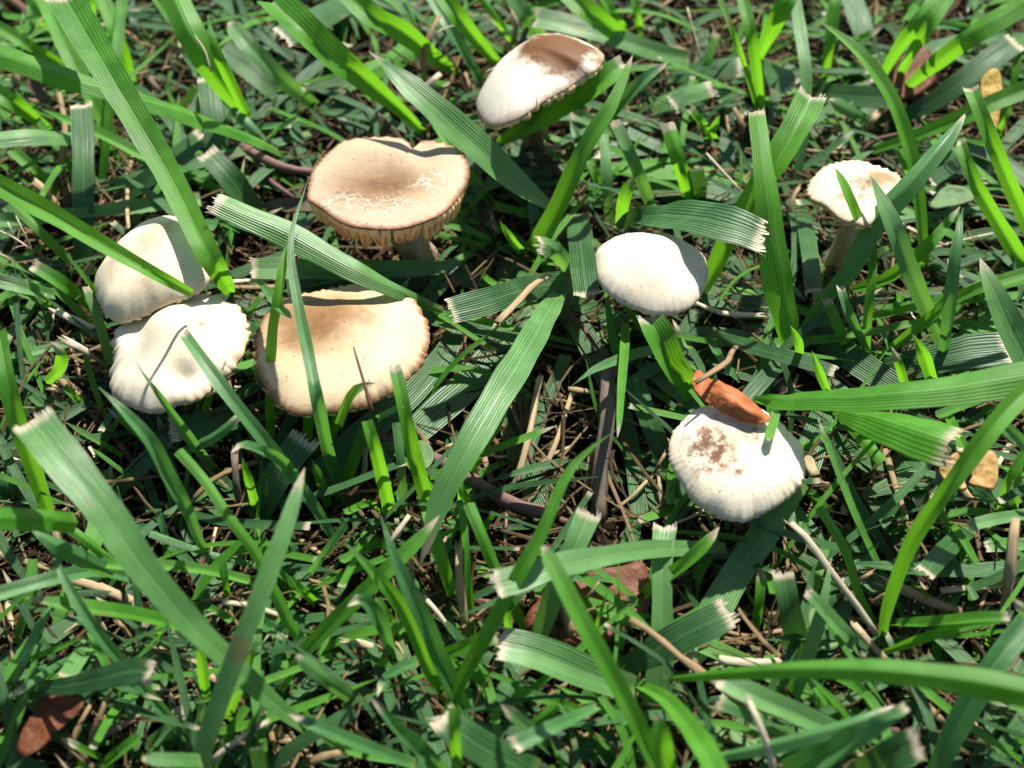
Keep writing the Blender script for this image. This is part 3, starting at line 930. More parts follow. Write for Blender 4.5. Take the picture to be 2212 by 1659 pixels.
DATA = """
# tile A
A s c 60,110,150,165,180,195,220,250 8 54 : 1495,1905,8 1465,1850,24 1400,1735,36 1290,1530,39.5 1130,1200,42 960,900,45 760,560,50 560,220,53 400,-60,55 | tall slit-ended green grass leaf leaning across the smooth cream mushroom
A s x 30,60,100,120,150,160 10 44 : 1835,1010 1700,935 1450,840 1100,720 760,610 450,520 150,415 -80,340
A s x 60,90,120,140,150 40 52 : 1250,1905,36 1000,1770,46 700,1600,49 400,1420,51 200,1310,52 -80,1160,53 | long green grass leaf lying across the smooth cream mushroom's dome
A s x 40,55,65,70 3 28 : 655,1310 665,1150 690,900 720,600 760,300 795,-30
A s x 50,130,180,190,190 10 40 : 1620,780 1480,600 1340,400 1230,200 1120,-40
A s p 60,75,70,50 12 43 : 1610,770 1480,500 1390,300 1345,100
A l o 80,110,115,110 8 30 : 2050,690 1880,560 1750,430 1600,280 1485,140
A r x 100,130,140 6 18 : 1960,730 1700,520 1430,310
A s x 55,90,140,190,200,210 8 50 : 2745,860 2600,720 2400,550 2220,400 1990,190 1760,-40
A r c 150,150 10 22 : 2330,-30 2100,100 1830,240
A r x 150,160 4 8 : 2280,570 2050,470 1790,370
A r c 70,60,30 15 17 : 2320,500 2100,545 1960,580
A s x 90,110,120 5 26 : 800,1030 640,720 560,560 440,330 330,80 290,-40
A s x 60,90,90 5 28 : 870,590 810,380 740,200 665,-30
A s x 60,75,80 8 22 : 420,430 300,360 150,270 -30,160
A s x 60,110,120 8 26 : 330,850 120,690 -40,580
A l x 40,90,105,110 10 22 : 640,910 450,900 200,890 -50,915
A s p 50,65,75,60 8 20 : 1420,1230 1150,1090 920,1000 650,860 430,770 265,705
A r c 130,140,140 4 24 : 540,1780 540,1500 540,1200 540,950 525,680
A r c 150,155,140 5 17 : 1420,1150 1400,900 1370,650 1350,510
A r c 90,110,110 6 20 : 735,1325 900,1200 1080,1060 1310,880
A r c 150,155,140 8 23 : 1690,1420 1500,1160 1340,990
A l x 90,105,70,90,100 12 16 : 1300,1290 1000,1320 600,1370 300,1400 -40,1430
A l c 60,90,140,175,175,140 14 48 : 2860,2015,14 2660,1930,26 2400,1810,33.5 2150,1680,36 1900,1540,38 1650,1430,41 1400,1320,43 | broad pale grass leaf with a withered tip reaching over the toothed tan mushroom
A s x 70,80 5 14 : 375,1250 220,1100 60,950
A s x 55,65 10 20 : 450,1690 260,1500 70,1320
A s p 40,45 6 14 : 640,830 590,720 545,610
A s x 40,42 5 20 : 600,150 600,60 600,-30
A s x 70,85 5 18 : 330,230 270,100 190,-40
A r x 80,95 5 7 : 1300,470 1050,370 790,270
A b x 25,34,30 8 10 : 1260,790 1130,775 980,800
A r c 45,50 8 18 : 1180,690 1270,560
A b p 50,75,60 8 16 : 1800,1010 1600,800 1450,635
A b c 35,36 10 14 : 1620,830 1760,815 1880,812
A b c 30,32 10 18 : 1730,910 1810,830 1920,765
A r x 60,72 6 8 : 230,310 340,340 460,345
A r c 120,130 4 9 : 40,1659 60,1500 20,1300
A l x 50,70 8 14 : 960,1400 1120,1440 1400,1460
A q k 70,60,50 9 12 : 1490,900 1700,1030 1850,1085 2020,1120
A q k 40,30 9 10 : 1600,960 1720,1140 1900,1280
A t c 26,30 8 16 : 820,1180 824,1300 828,1470
A t c 40,45,35 5 16 : 430,1340 405,1100 420,850 385,600
A t c 60,55 6 12 : 390,1380 300,1260 220,1180
A h k 10,10,6 40 44 : 1365,465 1330,330 1262,228 | fine pale awn hanging over a bright grass leaf
A t c 40,35 8 11 : 1240,330 1100,305 935,290
A h c 12,10 18 20 : 190,1610 100,1545 0,1495
A h c 14,9 15 22 : 115,1600 85,1520 50,1440
A h c 16,10 15 24 : 215,1650 160,1520 105,1400
A h c 14,9 15 22 : 60,1650 90,1610 160,1590
A t c 45,50 8 14 : 120,600 105,530 110,450
A t k 14,10 9 12 : 1110,430 990,455 870,485
A n c 60,70 6 10 : 260,150 150,60 40,-10
A y c 50,40 6 11 : 1060,640 1000,560 960,500
A y k 40,30 5 9 : 1050,530 960,500 860,470
A t c 40,30 7 10 : 620,1420 680,1350 770,1310
A t c 24,20 7 14 : 660,1420 650,1350 670,1300
A t c 24,20 7 14 : 720,1420 735,1360 730,1310
A n k 40,30 5 6 : 800,1120 900,1060 1010,1000
A t c 30,20 6 10 : 230,500 350,560 470,580
A t c 40,30 6 10 : 80,620 220,650 350,710
A t k 30,26 5 8 : 880,960 830,1100 760,1260
A t c 30,26 6 9 : 700,190 800,200 890,260
A n c 60,50 4 6 : 900,160 1000,180 1100,230
# tile B
B s x 50,110,150,150,150 6 38 : 770,490 600,370 400,210 200,100 40,-50
B s x 70,100,120,120 8 35 : 1020,420 880,260 760,110 650,-40
B b x 60,70,70 5 25 : 930,570 800,330 690,160 575,-30
B s x 45,50 5 25 : 1130,300 1010,130 895,-30
B l x 80,110,115 5 30 : 1330,300 1220,140 1110,-40
B l c 100,120,130,120 10 23 : 2260,380 2000,320 1700,210 1450,150 1250,110
B r x 105,110 4 8 : 1190,140 900,140 600,100 220,85
B r x 90,100 5 10 : 470,430 700,260 990,130
B l w 60,150,190,190,150,60,25 16 45 : 1350,1330 1150,1180 950,1000 700,780 450,560 290,420 175,330 | pale folded grass leaf with a dry brown tip between cracked and tilted mushrooms
B s x 110,130 8 12 : 440,300 280,420 0,550
B s c 60,130,150,150,115 8 40 : 1010,930 1250,790 1500,640 1700,500 1830,400 | green grass leaf with white-frayed tip passing under the tilted mushroom's gills
B s w 130,120,105,60,22 10 42 : 1250,1620 1400,1340 1580,950 1750,680 1850,450 1890,350
B b w 80,90,80,40 24 40 : 1640,870 1780,690 1950,520 2120,400
B l c 75,85,75 5 28 : 2025,1380 1900,1060 1775,785
B l x 65,72,65 5 20 : 1740,1450 1720,1150 1700,870
B l c 70,85 8 18 : 1860,900 1680,810 1500,730
B s o 60,85,85 10 30 : 1800,1480 1830,1300 1885,1150
B s c 80,100,100 5 30 : 2270,1320 2180,1020 2115,810
B r c 105,115 6 10 : 2320,945 1900,955 1660,970
B r c 90,95 8 11 : 1480,1020 1350,1030 1240,1035
B r x 160,180 4 7 : 1360,1210 1150,1000 930,830
B s x 60,65 8 14 : 990,1340 850,1150 690,920 560,700
B l x 55,65 10 9 : 990,1330 1260,1400 1540,1440
B s x 45,55 6 9 : 1070,1200 1300,1450 1390,1580
B s x 40,40 9 10 : 530,1490 720,1540 930,1600
B s p 50,55 5 25 : 1200,1659 1110,1560 1030,1435
B s x 90,130,140 8 30 : 1960,360 1780,210 1600,70 1470,-50
B s p 70,85 10 26 : 1800,270 1730,150 1650,15
B s x 45,55 5 20 : 1945,250 1920,100 1895,-30
B s x 50,65 5 18 : 1860,220 1770,100 1690,-30
B r c 110,130 10 16 : 2360,620 2250,640 2150,680
B b p 60,65 5 14 : 1665,1210 1570,1000 1485,780
B r x 130,120,90 3 9 : 970,1720 890,1400 845,990
B r x 130,140 4 8 : 2240,1340 2080,1200 1930,1050
B r c 150,170,175 10 22 : 1530,1380 1550,1560 1570,1750 1590,1900
B l c 40,100,125,110 12 30 : 1460,1780 1440,1690 1370,1615 1280,1590 | curled short grass leaf with a white torn end
B r x 150,160 3 6 : 300,1000 120,800 -100,640
B r x 160,150 3 6 : 1950,1500 1850,1350 1830,1200
B s x 60,55 5 12 : 1700,1250 1640,1120 1590,990
B s x 30,30 6 12 : 1850,1060 1790,1120 1730,1170
B b x 45,55 6 10 : 1280,1420 1180,1280 1060,1190
B r x 110,120 4 6 : 700,30 480,30 250,40
B t k 40,36,30 10 25 : 552,590 530,400 570,230 632,105 | bent tan straw rising beside the pale folded leaf
B h k 16,12 20 24 : 560,270 680,180 825,155
B n k 40,45,40,40 12 8 : 1270,900 1370,1060 1480,1200 1640,1440 1760,1500 | twisted brown root winding below the tilted mushroom
B n k 26,16 8 9 : 1380,1080 1470,960 1560,850
B t c 26,24 8 12 : 1850,215 1990,110 2140,-5
B t c 40,40 8 10 : 1890,262 2040,290 2200,325
B n k 60,50 5 7 : 480,460 700,430 940,400
B t k 26,20 6 12 : 870,680 840,580 800,470
B y k 40,30 12 20 : 1130,350 1170,270 1210,180
B t c 40,30 12 20 : 1120,260 1130,160 1110,60
B h k 9,6 33 35 : 1060,415 1000,435 935,465
B t k 30,24 4 7 : 560,1480 700,1400 850,1350
B t k 36,24 5 12 : 960,1350 985,1440 1000,1500
B t c 40,30 4 8 : 750,1640 820,1580 870,1500
B n c 40,30 4 6 : 1900,860 2000,740 2080,700
B n c 40,30 4 6 : 1850,800 1980,700 2060,640
B t c 30,24 6 9 : 1960,1340 1830,1270 1700,1210
B t k 30,24 6 8 : 1480,1160 1600,1140 1720,1130
B h k 60,40 6 16 : 450,700 560,560 640,480
B t c 30,30 6 10 : 620,60 760,60 880,130
B t c 50,30 8 14 : 1480,140 1530,130 1555,120
# tile C
C s c 90,130,150,170,190,190 8 46 : 110,1900 230,1680 300,1520 420,1330 560,1100 650,960 760,770 845,600 | broad bright green grass leaf with ragged mown end beside the ivory mushroom
C s c 60,170,200,180,150,120,110 8 45 : 700,2300 680,2110 620,1860 590,1659 560,1400 530,1150 500,900 480,730 | tall broad green grass leaf standing between ivory and small mushrooms
C s x 30,38,40 10 45 : 490,720 400,420 330,220 235,-30
C s x 60,80,80 10 40 : 510,720 470,400 440,200 385,-30
C s x 60,125,135 10 35 : 478,390 560,220 660,30 700,-50
C l x 50,70,80,75 5 30 : 725,1265 780,900 800,500 770,250 725,-40
C s p 60,90,95,90,75,40 8 45 : 1570,1690 1530,1250 1480,980 1380,680 1230,430 1050,250 845,110 | slender arching green grass leaf with a pale pointed tip behind the small mushroom
C s x 50,80,85 5 25 : 915,520 950,300 990,0 995,-40
C r x 110,130,135 5 15 : 1265,490 1180,230 1090,-40
C s x 50,90,110,125 9 36 : 1285,500 1420,280 1560,110 1680,-40
C s x 45,80,95 9 38 : 1375,560 1480,350 1600,170 1720,-20
C s x 50,110,130,150 10 45 : 1410,600 1650,400 1900,220 2260,0 | long bright green grass leaf slanting over the shaded orange leaf
C r c 50,130,150,150 6 24 : 1270,775 1550,700 1800,530 2000,380 2160,270
C s x 45,110,120 8 30 : 1200,985 1500,880 1800,760 2000,670 2260,565
C s c 110,105,100,95 8 50 : 2310,1600 2190,1350 2100,1150 2000,900 1900,650 1865,560
C s c 120,115,90,75 8 45 : 2270,1750 2180,1659 2080,1500 1930,1250 1830,1020 1790,900
C b w 70,110,150,150,110,40 8 47 : 780,2150 920,1940 1080,1760 1250,1450 1450,1230 1600,1050 1740,880 1850,710 | dull green grass leaf crossing over the small slender-stemmed mushroom
C s p 60,62,55 33 42 : 1190,1530 1100,1320 1040,1180 988,1085 | short pointed grass leaf standing over the small mushroom's cap
C l p 90,120,120,100 8 43 : 1690,2240 1560,1960 1440,1659 1350,1420 1215,1130
C b x 40,50 9 12 : 2250,1390 1900,1360 1410,1425
C s w 45,90,90,50 8 30 : 1060,1885 1300,1810 1450,1710 1620,1560 1800,1335
C b p 60,90,75,45 5 38 : 1660,2460 1720,2060 1760,1710 1790,1500 1818,1345
C r c 130,140 6 18 : 850,600 1100,620 1370,640
C r c 120,150,140 10 19 : 440,420 590,490 710,560
C r c 110,120 8 14 : -80,490 150,455 370,435
C l c 110,110 10 17 : -180,690 0,630 180,575
C r c 110,120 8 11 : 230,560 310,660 400,740
C r x 100,110 6 7 : 790,830 1000,890 1155,975
C l o 75,85 6 18 : 1260,825 1100,730 950,645
C r c 110,120 6 20 : 110,1320 80,1090
C s x 40,40 8 26 : 45,1310 20,1180 -20,1040
C r x 95,100 5 12 : 280,1310 285,1100 290,890
C r x 75,80 4 8 : 120,440 130,190
C s c 40,55 6 18 : 90,575 150,430 218,215
C s c 55,60 6 20 : 210,910 130,800 55,705
C s p 45,50 8 20 : 165,905 200,830 240,745
C r x 80,90 5 7 : -60,920 160,950
C r x 110,120 4 6 : 740,980 940,1110
C r c 80,95 10 18 : 1800,1050 1700,1110 1610,1170
C r c 140,150 5 9 : 1480,940 1750,1050 1990,1120
C s p 40,52 4 24 : 2040,890 2130,600 2190,300 2240,180
C b p 40,60,60,25 5 20 : 1960,310 1850,190 1700,155 1530,175 1365,192
C s p 35,42 6 14 : 555,335 820,180 1088,15
C s w 40,50 6 16 : 1010,340 1150,250 1290,180
C s x 45,52 6 16 : 1500,1210 1450,1080 1398,970
C s p 80,90 5 10 : 980,490 1200,400 1360,325
C r c 90,110,115 6 14 : 740,1290 800,1500 830,1700 850,1890
C s x 50,55 8 14 : 1180,1620 1120,1500 1080,1420
C s p 30,34 5 14 : 2020,890 2090,770 2140,700
C r c 45,130,215,235,215 22 38 : -430,1475,14 -330,1410,24 -164,1385,31 30,1390,35.5 196,1425,38 400,1480,39 510,1530,37.5 | broad arching grass leaf with a torn brown end curling over the ivory mushroom
C l x 60,70 5 12 : 1210,820 1180,700 1140,540
C s x 55,60 5 14 : 40,760 -40,840 -120,980
C s x 50,55 5 14 : 560,20 540,180 530,300
C r x 100,100 3 6 : 850,0 900,180 1000,330
C s x 70,75 5 14 : 1480,-20 1500,60 1450,150
C s x 40,40 5 12 : 2030,60 2100,200 2180,330
C r x 130,130 3 6 : 380,1000 300,700 320,560
C r x 100,100 3 6 : 1700,940 1900,960 2150,970
C r x 130,150 3 6 : 2250,1100 2050,1180 1900,1250
C s x 36,38 4 14 : 1960,20 1880,160 1850,330
C h k 16,14 15 18 : 372,1235 260,1110 155,992
C n k 40,32 8 12 : 1105,1010 1250,910 1425,868 | knobbly brown twig leaning above the small mushroom
C t k 24,22 8 10 : 1065,990 930,985 795,975
C h c 26,20 10 12 : 1410,1452 1550,1520 1695,1585
C h c 20,16 8 10 : 1600,1612 1800,1560 2005,1512
C t c 40,26 6 12 : 690,1480 710,1300 750,1220
C t c 30,20 6 12 : 640,1120 720,1020 800,930
C t k 40,30 6 12 : 360,900 390,820 330,700
C t k 16,12 7 11 : 180,600 200,650 290,670
C t c 50,40 8 14 : 980,870 1030,790 1085,700
C t c 40,50 6 14 : 1160,900 1220,800 1250,740
C t k 24,20 6 10 : 250,560 280,700 300,860
C h k 10,8 6 20 : 100,520 110,350 30,50
C t k 22,18 5 8 : 60,30 200,40 330,30
C h c 12,10 5 8 : 1520,800 1640,690 1740,660
C t c 40,26 4 9 : 1280,930 1310,850 1320,800
C t k 24,18 5 8 : 880,1440 910,1530 950,1600
C t c 20,18 5 7 : 1480,1540 1700,1560 2080,1560
C h c 14,12 6 10 : 1930,790 1990,850 1850,810
C n k 50,40 4 6 : 1650,140 1710,60 1760,0
# tile D
D l c 60,130,160,200,230,250,280 10 58 : 2050,3105 1850,2960 1650,2780 1400,2540 1200,2340 1020,2130 850,1910 720,1710 560,1500 350,1240 210,1060 | very broad pale grass leaf with a ragged torn end, rising from the straw
D s x 130,150,150 34 50 : 480,1730 250,1710 -60,1700
D s x 80,115,120,110 10 44 : 330,1720 240,1450 120,1100 40,800 -20,480
D b c 50,85,92,90,72 6 37 : 2200,1900 2050,1640 1880,1400 1680,1150 1480,900 1320,680 1185,490 | square-cut blue-green grass leaf lying on the wavy scalloped mushroom
D b p 30,60,95,100,90,65 6 50 : 1430,2020 1300,1860 1220,1659 1100,1430 980,1200 800,1000 640,850
D b p 60,70,45,16,8 6 40 : 1400,1400 1250,1210 1130,1040 1000,860,40 900,720,40 868,648,40
D s x 60,66,66,50,30 5 44 : 1755,1215 1750,900 1765,500 1810,200 1845,0 1880,-80
D b p 80,90,80,50,25 5 56 : 2290,1640 2150,1350 2060,950,37 2000,650,40 1920,250,44 1885,0,46 1900,-200,47 2005,-520,48 | long thin grass leaf crossing the toothed tan mushroom up to the cracked one
D l x 60,90,95 12 20 : 360,250 150,200 -30,155
D s c 70,90,85 6 20 : 600,330 400,170 215,60
D s p 28,34 14 34 : 760,412 600,200 425,-20
D r x 120,130 5 9 : 340,640 150,690 -30,725
D l p 50,62 8 12 : 490,555 250,610 20,662
D r x 90,100 5 8 : 300,370 240,500 180,630
D s w 60,85,80,60 10 30 : 310,815 390,720 392,620 320,548 | curled green shoot with a white shrivelled tip
D l c 60,72 8 25 : 722,705 640,420 572,200
D s x 45,50 6 12 : 610,470 480,330 340,200
D s x 45,50 6 14 : 370,350 240,280 100,225
D r c 150,172 10 19 : 1610,1020 1350,1080 1120,1120
D b w 60,72,55 12 26 : 1185,1265 1400,1170 1595,995
D s x 45,50 8 18 : 1280,1190 1330,1000 1385,805
D r x 80,95 5 15 : 745,1535 900,1390 1085,1185
D s x 45,50 6 12 : 570,1000 490,920 415,840
D s p 36,40 8 12 : 795,1295 620,1190 430,1080
D s p 26,32 8 14 : 935,1505 760,1370 590,1240
D b w 60,75,72,60,40 5 40 : 2020,1590 1850,1350 1680,1250 1560,1225 1495,1280
D s x 60,80,80,70,70 6 32 : 2140,2570 1960,2480 1880,2400 1820,2260 1740,2110 1660,1930 1480,1690 1320,1450 1155,1265
D s p 55,65 5 28 : 1665,1659 1620,1480 1568,1305
D r c 180,195 5 20 : 1640,1710 1800,1420 1970,1185
D l w 120,130,130,125,100,75 18 48 : 1290,3360 1330,3160 1430,2860 1560,2510 1700,2160 1850,1760 1920,1540 1975,1370 | long pale grass leaf with a white dried tip rising over the straw
D s p 60,70 5 18 : 2130,1620 2080,1470 2025,1320
D l c 45,90,130,135,130 8 22 : 3075,-30 2900,60 2700,78 2400,85 2100,85 1850,80 1640,80 | horizontal pale ribbed grass leaf with a white sheared end above the tan mushroom
D r x 140,150 5 9 : 3410,60 3010,120 2600,150 2300,160 1860,210
D r x 140,150 4 7 : 1770,390 1600,320 1390,250
D b o 40,58,50 30 41 : 1680,160 1790,310 1888,402
D s x 80,75 4 12 : 60,0 90,120 110,250
D r x 130,140 3 6 : 60,1400 120,1250 0,1100
D r x 120,120 4 10 : 60,1659 60,1500 80,1390
D r c 130,140 3 12 : 100,1680 80,1520 60,1410
D b x 36,40 7 10 : 700,810 400,795 100,790
D r x 140,150 3 6 : 900,1000 1000,1080 1130,1130
D r x 100,110 3 6 : 350,60 380,150 480,260
D s x 45,45 5 16 : 1560,560 1640,700 1700,840
D b x 50,60 6 10 : 80,770 200,900 320,1000
D b x 50,60 6 10 : 520,960 620,920 400,1050
D s x 70,65 8 24 : 1990,1190 2000,1050 1990,940
D r x 90,100 3 7 : 920,1400 960,1530 1000,1659
D b x 90,90 4 9 : 1300,1300 1420,1440 1600,1600
D s x 80,70 6 20 : 2120,1230 2170,1090 2212,980
D h c 45,55 8 20 : 690,725 560,620 440,550
D h c 60,50 6 10 : 620,480 500,420 365,360
D t c 50,46 5 9 : 800,1055 550,930 390,805
D t c 40,40 5 8 : 660,1000 480,900 300,850
D h c 28,32 18 21 : 1840,140 1650,155 1440,180
D y c 80,70 6 15 : 1750,1490 1690,1320 1635,1130
D y c 46,50 6 16 : 1560,1670 1535,1480 1520,1290
D t c 40,44 8 12 : 1230,1600 1400,1440 1645,1335
D n k 30,24 5 12 : 1690,1080 1680,900 1660,720
D n c 40,40 5 7 : 860,1340 720,1150 580,1010
D n c 36,30 4 6 : 1240,1500 1220,1420 1290,1400
D t c 30,24 5 8 : 740,1460 720,1420 710,1370
D t c 60,40 4 7 : 420,1000 360,900 360,820
D t k 24,20 5 9 : 460,590 500,700 520,800
D h k 10,7 42 44 : 1440,740 1455,700 1470,650
D t c 40,34 6 9 : 1840,195 1700,200 1460,205
D h c 16,14 30 34 : 330,480 345,420 345,380
D t c 30,20 8 14 : 100,60 60,20 0,-10
D n c 40,40 4 6 : 1420,920 1560,930 1640,940
D h c 40,36 8 13 : 130,1330 200,1370 60,1310
D t c 30,24 5 9 : 540,1140 545,1110 552,1100
D h c 26,20 10 14 : 580,1240 600,1270 610,1290
# tile E
E l w 80,150,190,205,195,175,150,110,50 15 15 : 1425,225,14 1340,350,22 1200,600,30 1060,830,33 900,1100,33 760,1350,31 640,1580,27 560,1850,22 490,2050,17 | long pale striped grass leaf sweeping down from the centre tuft
E r c 150,170,172 12 28 : 1500,165 1250,200 950,290 710,355 | ribbed grass leaf with a white shredded end beside the toothed tan mushroom
E r x 100,200,210,180 6 10 : 1290,310 1100,500 850,800 650,980 470,1150
E r x 100,150,190,190,180 10 13 : 745,420 690,600 500,830 250,1060 0,1280 -150,1430
E r x 120,160,150,120,90 8 6 : 1430,250 1550,480 1680,700 1800,1000 1890,1300 1920,1670
E r x 110,130 6 9 : 1510,280 1700,380 1845,445
E s w 50,66,56,40,20 20 30 : 1842,425 1835,600 1815,850 1800,1090 1788,1180
E b p 80,72,60,35,14 12 25 : 2250,560 2050,600 1850,650 1650,730 1560,790 1475,855
E b c 70,72 9 11 : 2212,640 2040,720 1780,870
E s c 130,185,192,150 10 28 : 2290,920 2150,680 2050,480 1990,380 | white-torn green grass leaf reaching up under the plain ivory mushroom
E r x 120,135 5 15 : 2135,1430 2010,1100 1895,810
E s p 40,80,100,100,100,80,65,40 5 44 : 600,3235 680,3010 760,2790 880,2560 1000,2340 1150,2060 1300,1790 1450,1440 1600,1260 1785,1125 | long thin green grass leaf bending toward the weathered upright stalk
E s c 110,108,100,92,82 5 39 : 600,1760 570,1640 510,1430 440,1150 390,900 345,710 | upright green grass leaf with nicked tip before the toothed tan mushroom
E s x 88,92,86,70 5 41 : 320,1690 280,1500 220,1250 165,1065
E n k 30,20,9 34 38 : 200,1020 140,800 80,590 | thin brown tip of a dead grass leaf on the tan mushroom
E s w 60,62,40 26 34 : -20,1100 60,900 140,845 225,822
E b o 40,46 30 36 : 228,1055 310,1010 400,970
E s x 75,82 5 18 : -20,1620 70,1350 155,1125
E l x 55,62 5 22 : 400,1690 390,1400 360,1080
E s p 50,62 8 22 : 800,1450 950,1200 1090,945
E r x 80,95,70 6 7 : 1455,640 1370,850 1250,1150 1130,1510
E r x 120,170,190 4 6 : 1050,980 1180,1350 1340,1680
E r x 100,110 3 6 : 1780,980 1860,1250 1940,1659
E s x 50,46 5 10 : 2080,850 2130,960 2190,1050
E r x 100,100 3 7 : 1180,0 1170,60 1190,150
E r x 140,140 3 6 : 1020,1050 1140,900 1160,740
E r x 110,120 3 8 : 660,1080 720,1200 760,1320
E s x 50,46 5 20 : 240,1659 180,1600 30,1659
E s x 60,50 4 20 : 780,1659 775,1500 700,1350
E s x 60,50 4 18 : 850,1659 800,1560 760,1480
E r x 130,130 3 6 : 1960,1250 2000,1450 2080,1659
E s x 50,60 5 12 : 2180,1250 2140,1400 2130,1600
E r x 100,110 5 12 : 1720,560 1770,460 1850,420
E r x 110,110 3 5 : 2212,880 2060,830 1900,820
E t c 46,52 22 32 : 1345,125 1200,230 1015,435 | slim tan straw laid over the shredded ribbed leaf
E y c 115,110,105 7 15 : 1655,1720 1700,1200 1738,735 | weathered grey-brown flat stalk standing alone in the gap
E n k 50,46 3 5 : 1180,1230 1200,900 1220,640
E t c 40,36 5 8 : 1290,1435 1400,1180 1495,900
E t c 30,24 5 9 : 1035,700 1000,640 955,565
E n c 26,22 5 6 : 1265,560 1400,590 1520,615
E n c 26,22 4 6 : 1245,600 1350,650 1540,695
E t c 50,44 6 12 : 1130,1510 1200,1220 1285,800
E n k 32,28 10 12 : 1435,325 1560,460 1660,600 1750,665
E t k 36,34 10 13 : 1700,890 1600,875 1470,862
E t c 46,40 4 8 : 980,1500 940,1360 910,1230
E n c 40,40 3 5 : 1120,1430 1000,1200 870,1100
E t c 30,24 5 8 : 590,1290 690,1240 720,1220
E t c 30,20 5 10 : 920,1280 1000,1300 1060,1300
E n c 40,40 3 5 : 560,820 700,770 860,760
E t c 40,36 6 14 : 130,1480 150,1380 150,1240
E y k 30,24 5 10 : 310,1400 340,1280 350,1200
E t c 40,30 5 9 : 850,1620 860,1500 850,1380
E n c 30,26 5 7 : 1100,900 1150,1100 1240,1350
E t c 30,26 4 7 : 1260,1380 1350,1300 1480,1240
E t c 24,20 5 8 : 1080,920 1130,1050 1170,1130
E n c 40,34 4 6 : 1330,1000 1450,920 1600,880
E t c 40,36 4 7 : 1580,1659 1600,1400 1620,1250
E t c 30,26 5 8 : 1750,1659 1880,1560 2000,1440
E t c 24,24 5 10 : 2000,1450 2050,1370 2100,1280
E t c 30,24 5 8 : 2080,1640 2060,1500 2050,1380
E n c 40,34 3 5 : 1900,900 2000,950 2120,1040
E t c 24,20 4 7 : 880,640 920,560 970,450
# tile F
F s x 30,90,130,170,200,230 16 47 : 440,925,12 560,935,24 700,940,31 1100,930,38 1500,900,42 1900,850,44 2270,780,46 | broad bright green grass leaf lying level across the rust-stained mushroom's far rim
F s c 40,150,260,290,275 12 30 : 990,1010 1150,1055 1400,1130 1600,1200 1730,1240 | very broad lime green grass leaf with a chewed end by the tan leaf
F s x 50,80,100,105,115,130,145,130 6 50 : 1285,2530 1320,2310 1400,2060 1500,1830 1650,1600 1800,1400 1980,1150 2150,950 2290,820 | long curving lime green grass leaf over the curled tan leaf
F l w 200,190,130,60 30 46 : 2300,800 2150,500 2030,250 1925,10
F r c 110,190,220,215 6 16 : 1140,765 1500,700 1850,620 2110,590
F r x 80,170,185,160 8 12 : 790,490 950,560 1150,700 1410,860
F r c 60,90,92,80 10 20 : 190,495 450,590 700,660 980,745
F b c 40,60,62,55 8 25 : 1212,655 1130,480 1060,320 1022,195
F s c 60,72,66 6 20 : 1092,645 1010,460 938,285
F s x 50,62,58 5 25 : 1190,690 1200,400 1230,100 1232,-60
F s x 50,70,72,90 6 30 : 1215,685 1400,560 1600,400 1800,260 2000,180 2260,100
F s x 50,60,60 10 22 : 1205,395 1500,330 1750,260 1960,175
F s p 80,92,80 10 30 : 1625,840 1560,640 1488,505
F s w 55,62,45 10 25 : 1445,845 1400,700 1350,585
F s p 55,62,45 15 36 : 945,895 890,760 838,615
F s p 55,62,50 15 30 : 758,655 750,560 697,450
F b p 45,52,45 10 20 : 165,525 260,680 368,822
F r x 180,190 7 9 : 940,990 870,1150 790,1370
F l w 110,190,205,210,190 20 9 : 770,1465,20 560,1759,16 380,2010,13 230,2260,11 110,2510,9 50,2700,8 | wide grey-green ribbed grass leaf in sun below the rust-stained mushroom
F s x 70,82 8 14 : 995,1005 1150,1170 1295,1340
F r x 80,90 5 8 : 960,1150 1130,1270 1310,1385
F r c 80,90 5 8 : 1660,1610 1350,1610 1040,1620
F r c 160,185 5 9 : 1390,1270 1500,1420 1590,1570
F s x 45,60 5 20 : 2045,1690 2110,1450 2240,1240
F s x 40,50 5 16 : 2150,1690 2170,1450 2200,1290
F l x 70,90 34 42 : 2290,1290 2180,1190 2075,1095
F h w 40,38,20 12 14 : 535,392 250,365 75,298
F r c 90,100 7 10 : 120,290 350,295 530,308
F r x 170,180 3 7 : 240,40 400,300 560,490
F s x 80,90 10 24 : 1790,285 2020,190 2260,125
F s o 60,72 31.5 31 : 605,1015 555,1195 | small torn grass scrap stuck to the rust-stained mushroom
F r x 120,130 3 6 : 1980,900 1900,1050 1760,1150
F s x 60,66 4 20 : 1690,960 1760,1110 1820,1230
F s x 60,60 4 12 : 2212,880 1950,920 1650,1030
F r x 150,150 3 6 : 2180,880 2050,1000 1900,1120
F b x 100,110 4 10 : 1480,-20 1680,100 1900,180
F r x 150,160 3 6 : 60,640 300,700 620,780
F r x 130,140 3 6 : 1650,340 1850,430 2100,560
F r x 140,150 3 6 : 1100,250 1300,280 1480,330
F s x 50,50 4 16 : 1440,0 1560,60 1590,-60
F s x 60,60 5 16 : 860,30 880,130 870,280
F b p 36,40 5 12 : 530,120 700,200 800,300
F s x 60,55 4 10 : 780,1480 860,1560 950,1659
F b x 50,50 5 10 : 1700,1280 1780,1400 1750,1470
F b x 60,60 6 12 : 2060,1640 1970,1560 1890,1520
F r x 100,110 3 7 : 2212,1380 2060,1480 1950,1600
F s x 44,44 5 16 : 1400,220 1410,270 1400,300
F t c 50,44 8 10 : 1305,1255 1370,1450 1440,1680
F t c 26,24 6 8 : 870,1465 1150,1510 1460,1565
F h c 24,20 8 12 : 1250,590 1310,520 1360,450
F h k 14,10 8 12 : 1410,615 1480,560 1540,460
F t c 90,80 10 15 : 780,1270 820,1360 860,1430
F t c 38,44,34 40 44 : 345,585,16 260,710,32 85,820,34 | tan straw splinter crossing the curled orange leaf
